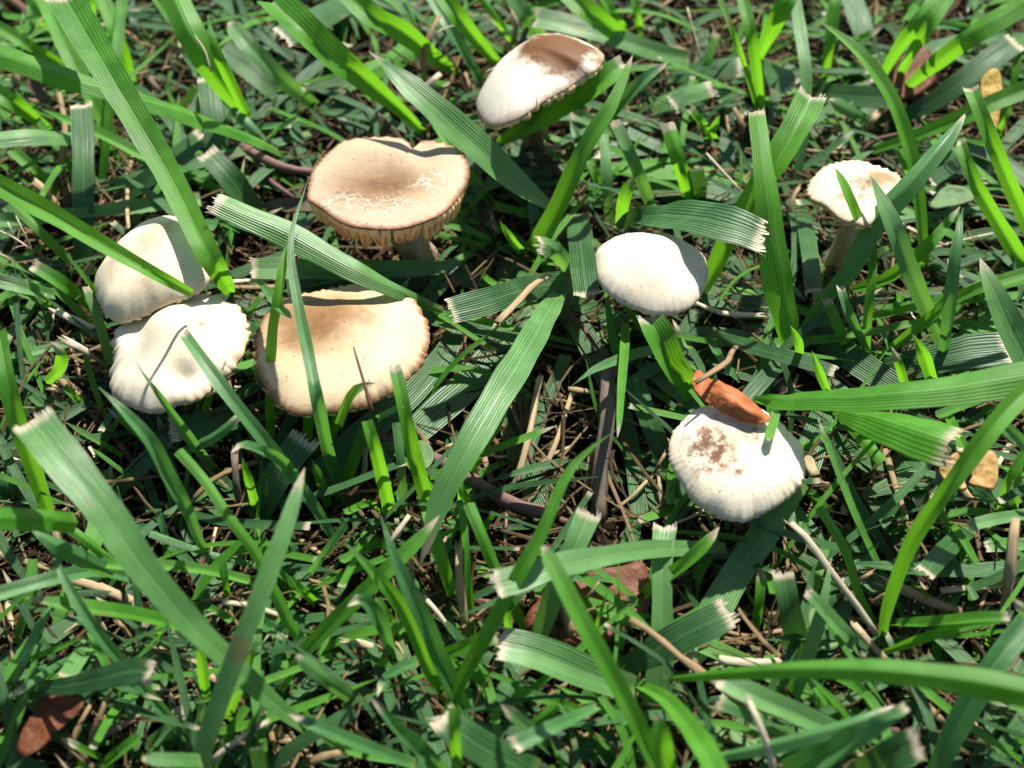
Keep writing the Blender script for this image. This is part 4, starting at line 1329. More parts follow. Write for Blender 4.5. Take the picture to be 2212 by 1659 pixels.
F n k 30,26 4 7 : 580,900 660,800 735,715
F t k 30,26 4 7 : 700,1120 690,950 745,765
F n c 40,36 4 6 : 0,600 150,570 330,560
F t k 24,18 7 10 : 1100,560 1070,450 1020,340
F h c 50,40 6 9 : 2120,1220 2070,1300 2030,1380
F n c 50,40 3 5 : 860,1330 980,1400 1050,1500
F n c 40,40 3 5 : 900,1500 1100,1560 1300,1620
F t c 30,24 5 8 : 1190,540 1150,620 1110,650
F h k 16,10 6 10 : 1480,360 1490,390 1510,410
F n c 30,26 3 6 : 200,200 280,240 380,290
F h c 24,20 6 9 : 150,1640 60,1690 -60,1740
F t c 60,50 4 8 : 1930,1640 1850,1560 1800,1480
# tile G
G b p 90,120,112,50 16 36 : 720,395 500,285 330,205 180,90
G s x 60,72,70 10 20 : 1665,455 1350,375 1080,345 800,340 690,330
G b x 70,90,100 12 25 : 890,430 600,380 300,440 -40,535
G s w 70,90,92,100,80,40 12 30 : 1260,765 1100,710 850,650 550,610 350,580 165,555 | bright green grass leaf with a white tip passing behind the very broad leaf
G b p 60,80,82,70,50 6 32 : 1275,1545 1000,1220 780,960 600,740 450,500 370,330 315,190
G s p 55,60 6 14 : 800,1260 690,990 555,750
G r c 40,110,150,180,160 10 30 : 120,1125 400,1130 650,1080 850,1030 970,1045 | dark green grass leaf with a tan torn end over the rust-brown leaf
G s p 36,42 6 18 : -30,1010 250,930 545,808
G b p 60,72 8 22 : -20,1240 120,1000 250,750 345,580
G b w 40,46 10 20 : 475,925 250,1070 55,1215
G s w 78,72,52,18 5 30 : 1332,1215 1310,1000 1290,860 1268,735
G s p 55,56,34 5 28 : 1465,1355 1570,1100 1640,900 1682,775
G s p 45,50 12 22 : 2155,930 1750,1080 1500,1170 1270,1238
G l o 90,95 20 38 : 2270,1195 2080,1060 1920,930
G s w 50,90,110,105,100,60 8 30 : 1815,1160 1960,920 2150,720 2360,520 2560,330 2710,180 2850,20
G b c 55,70 8 14 : 1770,1115 1790,950 1830,800
G b x 80,90 10 14 : 1660,690 1750,750 1850,800
G r x 70,85 8 12 : 890,875 1050,1000 1160,1090
G b x 65,70 8 14 : 850,1100 840,1200 850,1330
G l c 100,112 6 16 : 600,820 520,930 435,1060
G l o 85,92 20 26 : 1310,1612 1100,1605 920,1600
G s x 60,72 6 14 : 590,1690 760,1560 895,1455
G s w 45,50 8 14 : 665,1592 530,1530 395,1465
G l w 90,100 6 12 : 925,1535 1100,1400 1205,1235
G r c 90,92 12 22 : 1695,1720 1660,1530
G r x 85,95 8 18 : 1710,1690 1900,1530 2100,1400 2300,1285
G b w 75,90,80,50 10 28 : 2710,1640 2420,1535 2212,1450 1990,1360 1865,1308
G s p 55,60 6 18 : 2055,598 1960,510 1878,415
G b x 45,52 18 34 : 2005,405 2100,270 2240,80
G s p 40,46 5 16 : 1492,655 1460,450 1448,260
G s x 60,70 8 16 : 735,335 560,190 410,80
G r x 130,140 3 7 : 60,1150 200,1200 300,1260
G r x 140,130 3 7 : 0,1450 120,1620 280,1700
G r x 120,130 3 7 : 480,1500 600,1420 760,1330
G b x 60,70 6 12 : 500,440 620,420 700,300
G r x 110,110 4 8 : 680,500 730,440 760,380
G s x 60,60 5 14 : 100,860 180,560 210,300
G s x 46,50 4 12 : 200,680 220,500 220,320
G b x 46,46 5 14 : 1080,300 1070,150 1020,0
G s x 50,56 5 12 : 1240,560 1400,640 1500,700
G b x 40,46 6 10 : 940,530 700,520 500,530
G b x 70,60 6 10 : 860,830 1060,840 1260,860
G s x 50,50 4 14 : 1000,830 1030,760 1060,700
G r x 130,140 4 8 : 2020,720 1900,700 1700,680
G s x 40,50 5 14 : 1880,600 1920,500 1780,360
G s x 60,60 6 12 : 1380,1659 1480,1450 1600,1260
G s x 60,60 6 12 : 1340,1520 1320,1350 1290,1230
G s x 40,40 5 12 : 1900,560 1760,350 1660,40
G b x 40,46 8 14 : 1700,360 1350,270 970,140
G r x 90,100 4 8 : 1420,1659 1470,1600 1520,1500
G r x 140,140 3 7 : 2180,880 2160,1000 2150,1100
G r x 100,100 4 8 : 2000,1160 2080,1400 2140,1659
G s x 60,50 4 10 : 470,1640 600,1650 730,1655
G t c 75,66 6 10 : 960,630 700,520 440,425
G t c 50,46 7 10 : 380,390 180,320 -20,268
G t c 60,66,60 5 7 : 2010,1610 1700,1330 1450,1120 1200,980 970,880 | long tan straw lying slantwise beneath the pale leaf with dried tip
G t c 40,36 6 9 : 1460,1080 1200,940 1000,880
G h c 46,40 8 14 : 1365,1630 1520,1490 1705,1368
G q c 80,30 8 14 : 640,1450 760,1400 900,1340
G t c 50,40 6 14 : 560,1540 630,1380 700,1190
G t c 40,34 6 12 : 440,1659 480,1450 590,1250
G h c 36,40 10 14 : 1830,680 1650,610 1440,585
G t c 34,36 9 12 : 1830,700 1700,670 1560,570
G t c 46,46 5 14 : 390,370 370,200 340,70
G y c 120,100 5 8 : 980,590 960,680 880,790
G t c 40,30 6 14 : 900,910 830,800 760,710
G t c 30,26 5 10 : 700,860 680,760 620,660
G t c 60,40 5 8 : 1080,980 1180,920 1280,850
G t k 26,22 5 9 : 1280,550 1320,420 1400,100
G n c 40,40 4 8 : 1210,540 1260,440 1330,280
G t c 30,24 5 8 : 1340,600 1420,540 1500,470
G t c 24,24 5 8 : 300,890 420,790 530,700
G t c 40,34 5 8 : 670,1310 800,1320 930,1330
G t k 24,20 4 8 : 2050,500 2080,600 2180,640
G t c 40,34 5 9 : 1930,160 2000,220 2100,290
G t k 30,26 5 9 : 2212,560 2120,480 1990,440
G t c 34,30 4 6 : 1700,1300 1850,1480 2000,1610
G h c 40,36 8 12 : 880,1280 770,1340 660,1330
G n k 30,24 4 6 : 780,1650 850,1600 860,1500
G t k 24,20 4 7 : 1660,1180 1800,1080 1950,1030
G t c 70,60 5 9 : 1950,1659 2080,1600 2212,1560
G t c 50,40 6 10 : 50,590 60,660 80,720
G n c 50,40 4 6 : 0,900 120,930 230,960
G t c 20,16 5 8 : 1080,1240 1150,1200 1230,1190
# tile H
H l c 90,110,120,150,175,185 12 33 : 2500,240 2212,235 2000,240 1700,285 1400,345 1150,430 1010,465 | pale split-ended grass leaf reaching sideways above the large red leaf
H l c 150,205,225,230,215 12 26 : 1930,1145 1700,1080 1400,955 1200,885 1040,850 | wide pale ribbed grass leaf with a white chewed end below the red leaf
H s o 110,115,122,122,120,100 20 48 : 2090,1720 1980,1500 1850,1230 1700,950 1560,700 1420,430 1305,220 | near upright green grass leaf with pale curled tip before the red leaf
H l c 120,140,152,160 8 25 : 1275,810 1380,530 1500,250 1605,10 | upright pale ribbed grass leaf with white sheared tip crossing the red leaf
H l c 160,170,135,130,160 6 20 : 2015,1270 2080,900 2080,600 2080,300 2098,90 | straight pale ribbed grass leaf standing between red leaf and stained mushroom
H b p 80,115,120,112,90,55 5 44 : 860,1385 740,1150 640,950 550,720 430,480 330,250 253,20
H s p 80,100,100,92,70 5 40 : 705,1235 590,1050 490,820 380,600 200,380 15,190
H b w 60,90,100,92,60 8 30 : 332,1005 290,800 230,660 130,560 35,615
H s x 45,52 5 20 : 857,805 820,400 800,150 780,-60
H s x 70,82 5 25 : 1200,760 1090,560 980,330 900,130 825,-50
H s x 80,90 5 22 : 762,645 680,400 610,180 560,-10
H b w 65,70,55,30 14 22 : 525,945 380,1010 270,1090 232,1200
H b w 105,110,80,35 14 38 : 670,1700 500,1520 350,1380 182,1190
H r x 105,115 5 9 : 650,1365 350,1270 0,1130 -120,1050
H r c 210,230,190 12 26 : 1270,1710 1000,1570 800,1450 660,1330
H s x 75,85 18 34 : 752,1700 735,1450 735,1265
H l w 80,100,70 10 25 : 1345,1515 1200,1390 1030,1240
H b c 55,105,110 18 30 : 1665,1255 1350,1400 1130,1505
H r x 150,165 5 9 : 2060,1625 1700,1560 1300,1490 890,1445
H s x 70,82 8 12 : 1840,1295 1700,1250 1555,1180
H s x 60,72 8 14 : 1575,1295 1350,1220 1125,1155
H s x 60,70 8 12 : 1195,1410 1290,1340 1400,1250
H s c 80,110 10 18 : 635,935 830,860 1000,800
H r x 90,102 5 9 : 590,850 780,890 970,960
H s x 60,72 5 12 : 1112,1455 980,1230 855,1005
H r x 75,82 4 7 : 1060,1310 1050,1130 1040,950
H r x 140,150 3 6 : 1145,1320 1190,1200 1260,1090
H s p 26,34 5 24 : 1595,960 1660,720 1727,505
H l x 40,52 5 16 : 1765,1010 1850,720 1892,545
H s w 60,85,90,60 8 26 : 1895,595 2050,450 2212,340 2360,205 2450,95
H s x 40,100,130,150,160 8 42 : 1870,1085 2080,1190 2212,1330 2340,1500 2455,1720
H s o 150,140,90 28 40 : 2110,1720 2080,1500 2048,1315
H r c 110,200,230,205 8 21 : 1770,1035 2000,920 2212,800 2412,705 2500,655
H s x 50,56 4 16 : 420,860 320,700 230,560
H r x 90,100 3 7 : 60,1000 70,880 60,760
H r x 100,100 3 7 : 0,1300 100,1240 170,1170
H b x 40,46 6 10 : 1300,90 1000,100 700,100
H s x 40,40 5 12 : 830,300 900,150 990,0
H s c 46,50 8 22 : 160,120 100,280 0,480
H b x 60,60 4 10 : 970,380 820,330 580,290
H s p 60,60 4 16 : 170,940 230,960 330,1000
H r x 110,110 3 6 : 600,900 700,1000 850,1100
H r x 100,110 3 7 : 2000,1380 1850,1440 1640,1500
H r x 90,90 3 6 : 2212,1060 2100,1140 2212,1150
H r x 110,100 4 8 : 1900,0 1890,120 1850,230
H s x 50,50 5 20 : 1090,820 1080,720 1075,640
H b x 70,70 4 10 : 620,600 680,680 740,820
H s x 56,50 5 16 : 440,360 330,230 290,80
H s x 60,60 6 14 : 350,300 250,200 0,310
H s x 46,46 4 8 : 300,940 200,920 150,915
H b x 56,60 5 12 : 100,560 160,480 260,420
H r x 100,110 3 6 : 2212,1130 2100,1130 1980,1140
H t c 60,52 7 12 : 1515,870 1470,700 1425,570
H t k 46,50,44 16 20 : 3080,1412 2640,1240 2430,1110 2200,950 2010,780 1875,690 | long thin straw bridging the ribbed leaves beside the red leaf
H t c 40,36 6 14 : 455,525 460,420 460,310
H t c 56,60,50 6 16 : 805,805 770,500 765,240
H h c 50,52 8 12 : 290,890 170,860 50,830 | short hollow tan straw with a cut end
H h k 30,36 16 20 : 290,240 340,170 440,20
H t c 24,20 5 8 : 1020,300 950,210 860,120
H t c 24,20 5 10 : 1070,340 1060,180 1070,20
H t k 24,18 5 8 : 900,740 930,640 940,580
H h c 36,30 6 12 : 740,840 650,690 545,560
H t k 20,16 5 8 : 300,1190 380,1140 430,1060
H t k 20,16 5 8 : 440,1060 400,920 350,840
H t c 40,30 5 8 : 1530,1400 1580,1350 1600,1300
H n c 40,36 4 6 : 870,470 950,490 1050,520
H n c 40,36 4 6 : 860,560 1000,600 1100,640
H t k 20,16 14 17 : 1580,570 1630,510 1670,450
H t c 40,30 4 8 : 880,1100 920,1220 960,1290
H t c 60,50 4 8 : 0,1590 60,1560 130,1540
H t k 30,24 4 8 : 200,1659 170,1540 150,1480
H n c 34,30 4 7 : 30,670 110,720 200,800
H t c 24,20 5 8 : 520,1440 570,1410 620,1390
H n c 50,46 3 5 : 1500,80 1450,60 1410,50
H t c 30,26 4 7 : 1780,1310 1790,1360 1830,1400
H n c 40,34 3 6 : 850,1220 880,1290 900,1310
H n c 60,40 4 6 : 180,90 220,150 210,270
H t c 40,30 4 8 : 670,60 700,120 660,200
# tile I
I s x 30,70,105,135,165,195,210 16 46 : -110,1085,14 200,1060,30 600,1030,40 1000,1020,44 1400,1040,46 1800,1090,47 2260,1175,48 | broad lime green grass leaf arching level over the straw beside the split striped leaf
I r c 150,150,142,130 6 25 : 775,985 720,750 680,550 652,400 | dark ribbed upright grass leaf with white frayed bristles by the clover leaf
I l c 80,92,82,70 8 25 : 1165,895 1000,720 870,580 808,520
I l w 110,100,90,50,15 6 25 : 685,1240 790,1000 880,720 930,500 962,290
I l c 130,142,150,132 10 25 : 1160,1510 800,1330 500,1200 250,1080 | pale striped grass leaf with a split ragged end, upper half
I l c 110,122 8 18 : 710,1455 450,1310 240,1215 | pale striped grass leaf with a split ragged end, lower half
I b c 200,182,125,65 20 40 : 640,1730 850,1600 1100,1470 1300,1360 1450,1260
I b w 60,100,110,92,45 20 34 : 210,1595 600,1520 900,1440 1150,1360 1380,1250
I r c 210,215,205 25 44 : 1130,1730 1350,1580 1520,1500 | ragged dark grass leaf with thick tan torn edge
I b x 120,160,172,165,155 10 28 : 1630,1720 1750,1450 1900,1180 2050,950 2250,700
I s c 48,70,72,62 8 28 : 1335,712 1600,705 1900,680 2110,675
I s p 30,70,64,40 8 25 : 1285,915 1500,840 1750,760 2125,698
I r c 125,132 8 20 : 1855,95 1700,250 1575,390
I l c 75,82 10 15 : 2290,0 2000,50 1860,88
I l c 85,92 8 12 : 2320,200 2100,210 1970,212
I s x 55,62 5 20 : 1242,745 1130,500 1070,290 1000,150 885,-30
I s w 60,72 5 14 : 468,775 500,560 512,335
I r x 140,152 3 7 : 650,100 760,250 900,480
I r x 120,132 3 7 : 1020,80 1120,300 1260,530
I l x 70,82 4 9 : 1620,985 1700,700 1790,470
I b p 36,42 5 10 : 1600,1130 1550,1260 1490,1430
I l x 65,72 6 12 : 910,1325 880,1200 840,1075
I s x 52,62 5 12 : 1045,1395 960,1260 870,1130
I b w 55,60 30 40 : 2290,740 2210,640 2135,560
I s x 55,60 5 12 : 1255,1285 1180,1180 1095,1085
I r x 110,120 4 8 : -60,1340 120,1270 300,1240
I r x 140,150 4 7 : 1200,1400 1350,1520 1480,1659
I s x 50,50 5 18 : 1640,0 1800,150 1900,330
I r x 140,140 3 6 : 1350,30 1420,160 1480,300
I b x 40,44 5 12 : 1600,100 1750,300 1900,560
I r x 120,130 3 7 : 2212,1400 2000,1560 1880,1659
I s x 60,60 4 10 : 2050,1659 2130,1550 2212,1450
I r x 120,120 3 6 : 0,280 60,420 30,620
I s x 70,70 5 12 : 40,620 110,380 240,190
I s x 60,60 5 12 : 530,340 570,440 590,520
I r x 80,80 4 10 : 1230,60 1320,0 1400,-40
I r x 100,100 4 8 : 1800,620 1950,660 2150,690
I b x 44,46 6 12 : 500,1180 650,1120 640,1090
I r x 100,110 3 6 : 1180,1100 1220,1250 1240,1400
I r x 140,140 3 6 : 950,700 1000,600 1020,480
I b x 50,50 4 10 : 560,670 650,620 700,560
I s x 40,44 4 10 : 2010,900 2100,830 2180,780
I s x 40,44 4 12 : 1980,860 1985,800 1990,745
I r x 110,110 4 8 : 1500,1450 1650,1520 1800,1659
I h c 60,62 8 11 : 700,975 480,980 235,950 | flattened bleached straw by the striped split leaf
I h c 46,50,40 8 25 : 1255,795 1050,500 930,340 810,180 697,75 | long bleached bent straw with a broken tip near the clover leaf
I t c 66,70 8 12 : 1810,650 1550,550 1310,465
I t k 40,42,40 8 11 : 2260,430 2050,475 1850,490 1670,512
I t k 66,72,60 8 26 : 2085,700 2110,400 2165,40 | stout upright tan straw standing among dark grass
I t c 44,50 8 12 : 1335,985 1210,850 1110,725
I h c 50,46,38 26 36 : 600,1700 520,1450 430,1225 | bright slender straw leaning over the striped split leaf
I t c 56,60 6 10 : 1705,1375 1560,1230 1415,1095
I t c 46,40 4 8 : 1965,1585 1920,1450 1870,1340
I t c 44,40 5 9 : 1375,295 1260,170 1155,55
I t c 40,36 5 8 : 300,870 480,800 645,768
I n c 50,46 4 6 : 1560,980 1500,750 1450,560
I t c 36,32 4 7 : 1480,330 1560,480 1620,660
I t c 30,26 5 9 : 1200,620 1270,560 1320,530
I t c 36,30 8 12 : 1000,560 1100,480 1230,390
I n c 34,30 4 6 : 600,170 750,130 900,140
I n c 40,36 4 6 : 1960,480 1920,250 1890,100
I t c 30,26 5 8 : 1970,940 1900,760 1960,530
I t c 24,20 4 7 : 900,1060 1000,1200 1120,1330
I n c 60,50 3 5 : 1300,1420 1500,1425 1680,1420
I t c 60,50 4 8 : 1290,1480 1270,1420 1290,1380
I t c 36,30 4 6 : 2060,1350 1980,1500 1930,1620
I n c 40,40 3 5 : 220,900 400,930 600,940
I t c 30,24 4 8 : 800,1220 600,1160 500,1190
I t c 34,30 4 7 : 1620,1200 1700,1250 1760,1320
I n c 30,26 3 6 : 2212,320 2120,380 2020,440
I t c 30,24 5 8 : 440,800 350,790 280,770
I q c 40,40 5 8 : 870,945 1000,940 1220,940
I t c 50,30 6 12 : 1060,1540 1150,1580 1220,1600
"""
# ------------------------------------------------------------------ ground
def build_ground():
    N = 90
    verts, faces = [], []
    ext = [-60, -20, -6, -2, -0.9] + [-0.6 + 1.2 * i / N for i in range(N + 1)] + [0.9, 2, 6, 20, 60]
    n = len(ext)
    for y in ext:
        for x in ext:
            z = 0.0
            if abs(x) < 0.6 and abs(y) < 0.6:
                z = 0.0022 * mnoise.noise(Vector((x * 30, y * 30, 1))) - 0.002
            verts.append((x, y, z))
    for j in range(n - 1):
        for i in range(n - 1):
            faces.append((j * n + i, j * n + i + 1, (j + 1) * n + i + 1, (j + 1) * n + i))
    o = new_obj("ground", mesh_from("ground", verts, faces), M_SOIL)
    tag(o, "dark brown soil under the lawn", "ground", kind="structure")
build_ground()

# ------------------------------------------------------------------ mushrooms
def z2d(z0x, z0y, k, pts):
    return [(z0x + u * k, z0y + v * k) for (u, v) in pts]

CREAM = (0.60, 0.53, 0.395)
cap1 = cap_material("cap_cream", CREAM, (0.34, 0.23, 0.11), (0.36, 0.26, 0.16), (0.15, 0.25), (0.05, 0.45), 0.4,
                    stains_and_shade=((-0.45, -0.05, 0.1, 0.4, 0.6), (0.25, 0.42, 0.05, 0.35, 0.6), (0.1, -0.6, 0.05, 0.3, 0.4)), stain_shade_col=(0.26, 0.155, 0.062), rim_amt=0.4, speck=0.4)
cap2 = cap_material("cap_wavy_white", (0.62, 0.56, 0.435), (0.42, 0.33, 0.19), (0.34, 0.21, 0.11), (0.1, 0.2), (0.1, 0.5), 0.35,
                    stains_and_shade=((0.45, 0.12, 0.02, 0.25, 0.8), (-0.45, 0.18, 0.03, 0.28, 0.6), (0.25, -0.42, 0.02, 0.18, 0.7), (-0.1, 0.45, 0.02, 0.25, 0.4)),
                    stain_shade_col=(0.24, 0.115, 0.042), rim_amt=0.6, speck=0.4)
cap3 = cap_material("cap_cracked_brown", (0.335, 0.262, 0.182), (0.13, 0.066, 0.028), (0.15, 0.062, 0.030), (-0.05, -0.08), (0.12, 0.88), 0.92,
                    stains_and_shade=((-0.05, -0.08, 0.05, 0.3, 0.7), (-0.25, 0.05, 0.03, 0.25, 0.7), (-0.42, -0.38, 0.02, 0.2, 0.8), (0.15, 0.1, 0.02, 0.25, 0.5)),
                    stain_shade_col=(0.065, 0.032, 0.016), crack=((0.55, -0.12, 0.2, 0.45), (0.05, -0.62, 0.15, 0.42), (-0.45, -0.5, 0.1, 0.35)), speck=0.8, rim_w=0.93, rim_amt=0.9)
cap4 = cap_material("cap_tan_toothed", (0.52, 0.41, 0.265), (0.17, 0.086, 0.030), (0.17, 0.074, 0.030), (-0.30, 0.25), (0.22, 0.95), 0.92,  # far-left brown is partly shade of the overhanging grass, put into the colour
                    stains_and_shade=((-0.35, 0.0, 0.1, 0.40, 0.7), (-0.05, 0.35, 0.1, 0.35, 0.5), (0.35, 0.25, 0.05, 0.3, 0.4)), stain_shade_col=(0.135, 0.07, 0.027), speck=0.7, rim_w=0.91, rim_amt=0.85)  # blotches follow the shaded crescent under the leaf, shade painted as brown
cap5 = cap_material("cap_brown_topped", (0.60, 0.56, 0.475), (0.105, 0.046, 0.016), (0.18, 0.095, 0.040), (0.36, -0.10), (0.36, 0.62), 1.0,
                    stains_and_shade=((0.05, 0.0, 0.02, 0.4, 0.8), (0.70, 0.0, 0.02, 0.3, 0.7), (-0.15, -0.2, 0.02, 0.3, 0.35)), stain_shade_col=(0.085, 0.038, 0.014), speck=0.6, rim_amt=0.6)
cap6 = cap_material("cap_ivory", (0.61, 0.56, 0.445), (0.40, 0.32, 0.20), (0.32, 0.235, 0.15), (0.1, 0.1), (0.05, 0.5), 0.3,
                    stains_and_shade=((0.25, 0.55, 0.02, 0.28, 0.6), (0.9, -0.1, 0.02, 0.25, 0.5), (-0.4, 0.3, 0.02, 0.3, 0.25)), stain_shade_col=(0.20, 0.14, 0.09), speck=0.6, rim_amt=0.4)
cap7 = cap_material("cap_small_stained", (0.54, 0.49, 0.375), (0.20, 0.12, 0.045), (0.28, 0.185, 0.075), (0.5, 0.2), (0.1, 0.55), 0.9,
                    stains_and_shade=((0.2, -0.3, 0.1, 0.5, 0.85), (-0.25, -0.45, 0.1, 0.4, 0.85), (0.55, 0.4, 0.05, 0.4, 0.85), (0.0, 0.0, 0.02, 0.3, 0.5)), stain_shade_col=(0.14, 0.068, 0.022), speck=0.9, rim_amt=0.7)
cap8 = cap_material("cap_rust_stained", (0.62, 0.565, 0.44), (0.30, 0.20, 0.10), (0.36, 0.27, 0.16), (-0.15, 0.10), (0.1, 0.6), 0.4,
                    stains_and_shade=((-0.40, 0.02, 0.25, 0.62, 0.95), (-0.55, 0.3, 0.02, 0.3, 0.6), (0.28, 0.22, 0.06, 0.34, 0.8), (-0.06, -0.33, 0.02, 0.15, 0.9), (-0.2, 0.6, 0.02, 0.25, 0.5)),
                    stain_shade_col=(0.125, 0.055, 0.027), speck=0.8, rim_amt=0.35)

o1 = z2d(187, 432, .2865, [(40,590),(70,500),(200,350),(330,220),(430,150),(600,110),(720,130),(850,190),(940,270),(985,370),(980,450),(900,590),(810,670),(700,730),(500,800),(380,850),(240,890),(150,860),(100,780),(50,690)])
o2 = z2d(187, 432, .2865, [(185,1060),(215,960),(300,900),(420,850),(600,770),(700,715),(850,685),(1000,705),(1110,760),(1180,850),(1215,960),(1195,1070),(1150,1180),(1060,1290),(960,1350),(890,1430),(820,1490),(650,1530),(550,1570),(400,1570),(240,1490),(160,1390),(165,1300),(200,1200),(190,1130)])
o3 = z2d(633.6, 266.4, .18663, [(160,820),(200,600),(290,440),(430,310),(590,210),(800,172),(1050,162),(1220,185),(1330,225),(1395,275),(1430,215),(1520,186),(1650,190),(1850,260),(1960,360),(2030,480),(2005,650),(1900,850),(1750,1010),(1600,1100),(1300,1180),(1000,1215),(700,1200),(500,1110),(330,960),(230,890)])
o4 = z2d(525.6, 576, .20828, [(300,390),(420,300),(560,240),(850,195),(1000,150),(1250,122),(1500,128),(1690,210),(1800,350),(1870,460),(1920,570),(1930,700),(1890,860),(1830,1000),(1730,1110),(1600,1240),(1450,1330),(1250,1410),(1100,1440),(950,1465),(800,1490),(600,1500),(450,1440),(310,1340),(230,1220),(150,1040),(100,930),(95,750),(120,620),(200,490)])
o5 = z2d(1000.8, 57.6, .17358, [(165,1000),(200,850),(330,690),(500,560),(640,450),(820,350),(1000,280),(1200,215),(1380,200),(1540,225),(1650,265),(1735,340),(1710,460),(1620,560),(1450,640),(1250,770),(1050,890),(850,1040),(680,1140),(500,1190),(330,1200),(220,1140)])
o6 = [(1287,553),(1294,596),(1310,620),(1334,640),(1365,655),(1397,666),(1435,670),(1470,667),(1497,652),(1518,625),(1530,590),(1530,570),(1522,548),(1500,527),(1475,512),(1437,500),(1391,498),(1337,507),(1305,522),(1291,535)]
o7 = [(1474.7 + u / 3, v / 3) for (u, v) in [(805,1220),(850,1140),(930,1075),(1050,1038),(1180,1050),(1300,1085),(1380,1125),(1420,1190),(1405,1270),(1340,1340),(1260,1400),(1200,1450),(1120,1442),(1040,1430),(980,1390),(900,1320),(830,1280)]]
o8 = z2d(1425.6, 777.6, .22571, [(90,850),(120,700),(200,580),(300,470),(440,410),(620,380),(850,410),(1050,480),(1150,550),(1280,700),(1370,830),(1395,1000),(1370,1130),(1250,1270),(1080,1400),(920,1465),(820,1515),(650,1500),(480,1430),(330,1310),(220,1150),(150,1030),(100,930)])

mushroom("smooth cream domed mushroom tucked behind the wavy scalloped one", o1, 30, cam_normal(-0.35, 0.9, 0.76), 0.40, 2.2,
         ((0.25, 0.30, 0.22, 0.06), (-0.35, -0.25, 0.3, -0.05), (0.45, -0.25, 0.25, -0.04)), (16, 0.010, 0.008), cap1, M_GILL_CREAM, 44, 0.0028,
         (350, 700), 0.0024, M_STEM, False, seed=1, rim_droop=0.05)
mushroom("wavy white mushroom with scalloped rim and a grass leaf laid over it", o2, 25, cam_normal(-0.30, 0.9, 0.74), 0.24, 2.4,
         ((0.02, 0.15, 0.28, 0.21), (-0.52, 0.28, 0.13, -0.11), (-0.66, -0.05, 0.16, 0.07), (0.24, -0.62, 0.12, -0.15), (0.6, 0.0, 0.2, 0.05), (0.35, 0.1, 0.1, -0.06)), (13, 0.034, 0.012), cap2, M_GILL_CREAM, 46, 0.0026,
         (420, 880), 0.0026, M_STEM, False, seed=2, rim_droop=0.05)
mushroom("brown-centred mushroom with cracked skin, notched rim and deep fleshy gills", o3, 34, cam_normal(-0.05, 1, 0.57), 0.06, 3.0,
         ((-0.08, 0.0, 0.42, -0.09), (0.32, 0.82, 0.11, -0.08), (0.35, 0.5, 0.12, -0.05), (-0.2, 0.75, 0.35, 0.04)), (31, 0.014, 0.02), cap3, M_GILL_BROWN, 62, 0.0062,
         (925, 590), 0.0034, M_STEM, True, edge_t=0.0007, seed=3, gill_in=0.35)
mushroom("wide tan mushroom with a toothed brown rim, shaded by overhanging grass", o4, 27, cam_normal(0.02, 1, 0.73), 0.20, 2.0,
         ((0.0, 0.1, 0.28, 0.05), (-0.42, 0.1, 0.22, -0.06), (0.0, 0.55, 0.3, -0.04), (0.5, -0.1, 0.3, 0.03)), (30, 0.026, 0.018), cap4, M_GILL_TAN, 50, 0.0030,
         (760, 900), 0.0028, M_STEM, False, seed=4, rim_droop=0.06)
mushroom("tilted cream mushroom with a wrinkled brown top", o5, 34, cam_normal(-0.43, 0.9, 0.46), 0.40, 2.3,
         ((0.40, 0.25, 0.3, 0.06), (-0.45, 0.0, 0.3, 0.03), (0.0, 0.1, 0.06, 0.02), (-0.2, -0.1, 0.05, 0.025), (0.12, 0.3, 0.05, 0.025)), (34, 0.012, 0.008), cap5, M_GILL_TAN, 54, 0.0036,
         (1152, 345), 0.0026, M_STEM_DARK, True, seed=5, gill_in=0.3)
mushroom("plain ivory domed mushroom under an arching grass leaf", o6, 29, cam_normal(0.05, 1, 0.72), 0.36, 2.2,
         ((0.35, 0.15, 0.14, 0.05), (0.62, -0.1, 0.16, -0.05), (-0.2, 0.1, 0.4, 0.03)), (26, 0.010, 0.008), cap6, M_GILL_CREAM, 44, 0.0024,
         (1400, 690), 0.0022, M_STEM, False, seed=6, rim_droop=0.06)
mushroom("small stained cream mushroom on a bare slanted stem", o7, 34, cam_normal(-0.12, 1, 0.60), 0.22, 2.2,
         ((-0.25, -0.1, 0.15, -0.05), (0.12, 0.1, 0.12, 0.08), (0.35, -0.1, 0.14, -0.06), (-0.5, 0.3, 0.2, 0.04)), (19, 0.020, 0.02), cap7, M_GILL_TAN, 40, 0.0022,
         (1785, 612), 0.0023, M_STEM, False, seed=7, stem_top=(-0.05, -0.1))
mushroom("rust-stained ivory mushroom with a curled orange leaf lying on it", o8, 26, cam_normal(-0.05, 1, 0.80), 0.22, 2.3,
         ((-0.45, 0.0, 0.2, -0.05), (0.1, 0.2, 0.25, 0.05), (0.0, -0.4, 0.3, 0.04)), (36, 0.020, 0.012), cap8, M_GILL_CREAM, 46, 0.0026,
         (1610, 1130), 0.0026, M_STEM, False, seed=8, rim_droop=0.07)

LAND[:] = [("by the smooth cream mushroom", 320, 540), ("by the wavy scalloped mushroom", 385, 760), ("by the notched cracked mushroom", 838, 400),
           ("by the toothed tan mushroom", 735, 745), ("by the tilted mushroom", 1165, 175), ("by the plain ivory mushroom", 1410, 580),
           ("by the small slender-stemmed mushroom", 1845, 420), ("by the rust-stained mushroom", 1595, 995),
           ("by the large red leaf", 1290, 1310), ("by the rust-brown leaf", 100, 1565), ("by the curled tan leaf", 2090, 1010),
           ("by the shaded orange leaf", 1965, 170), ("by the weathered upright stalk", 1305, 940), ("by the purple-brown runner", 1050, 1060),
           ("by the round green clover leaf", 1780, 1370), ("by the broad folded foreground leaf".replace("foreground ", ""), 330, 1280)]

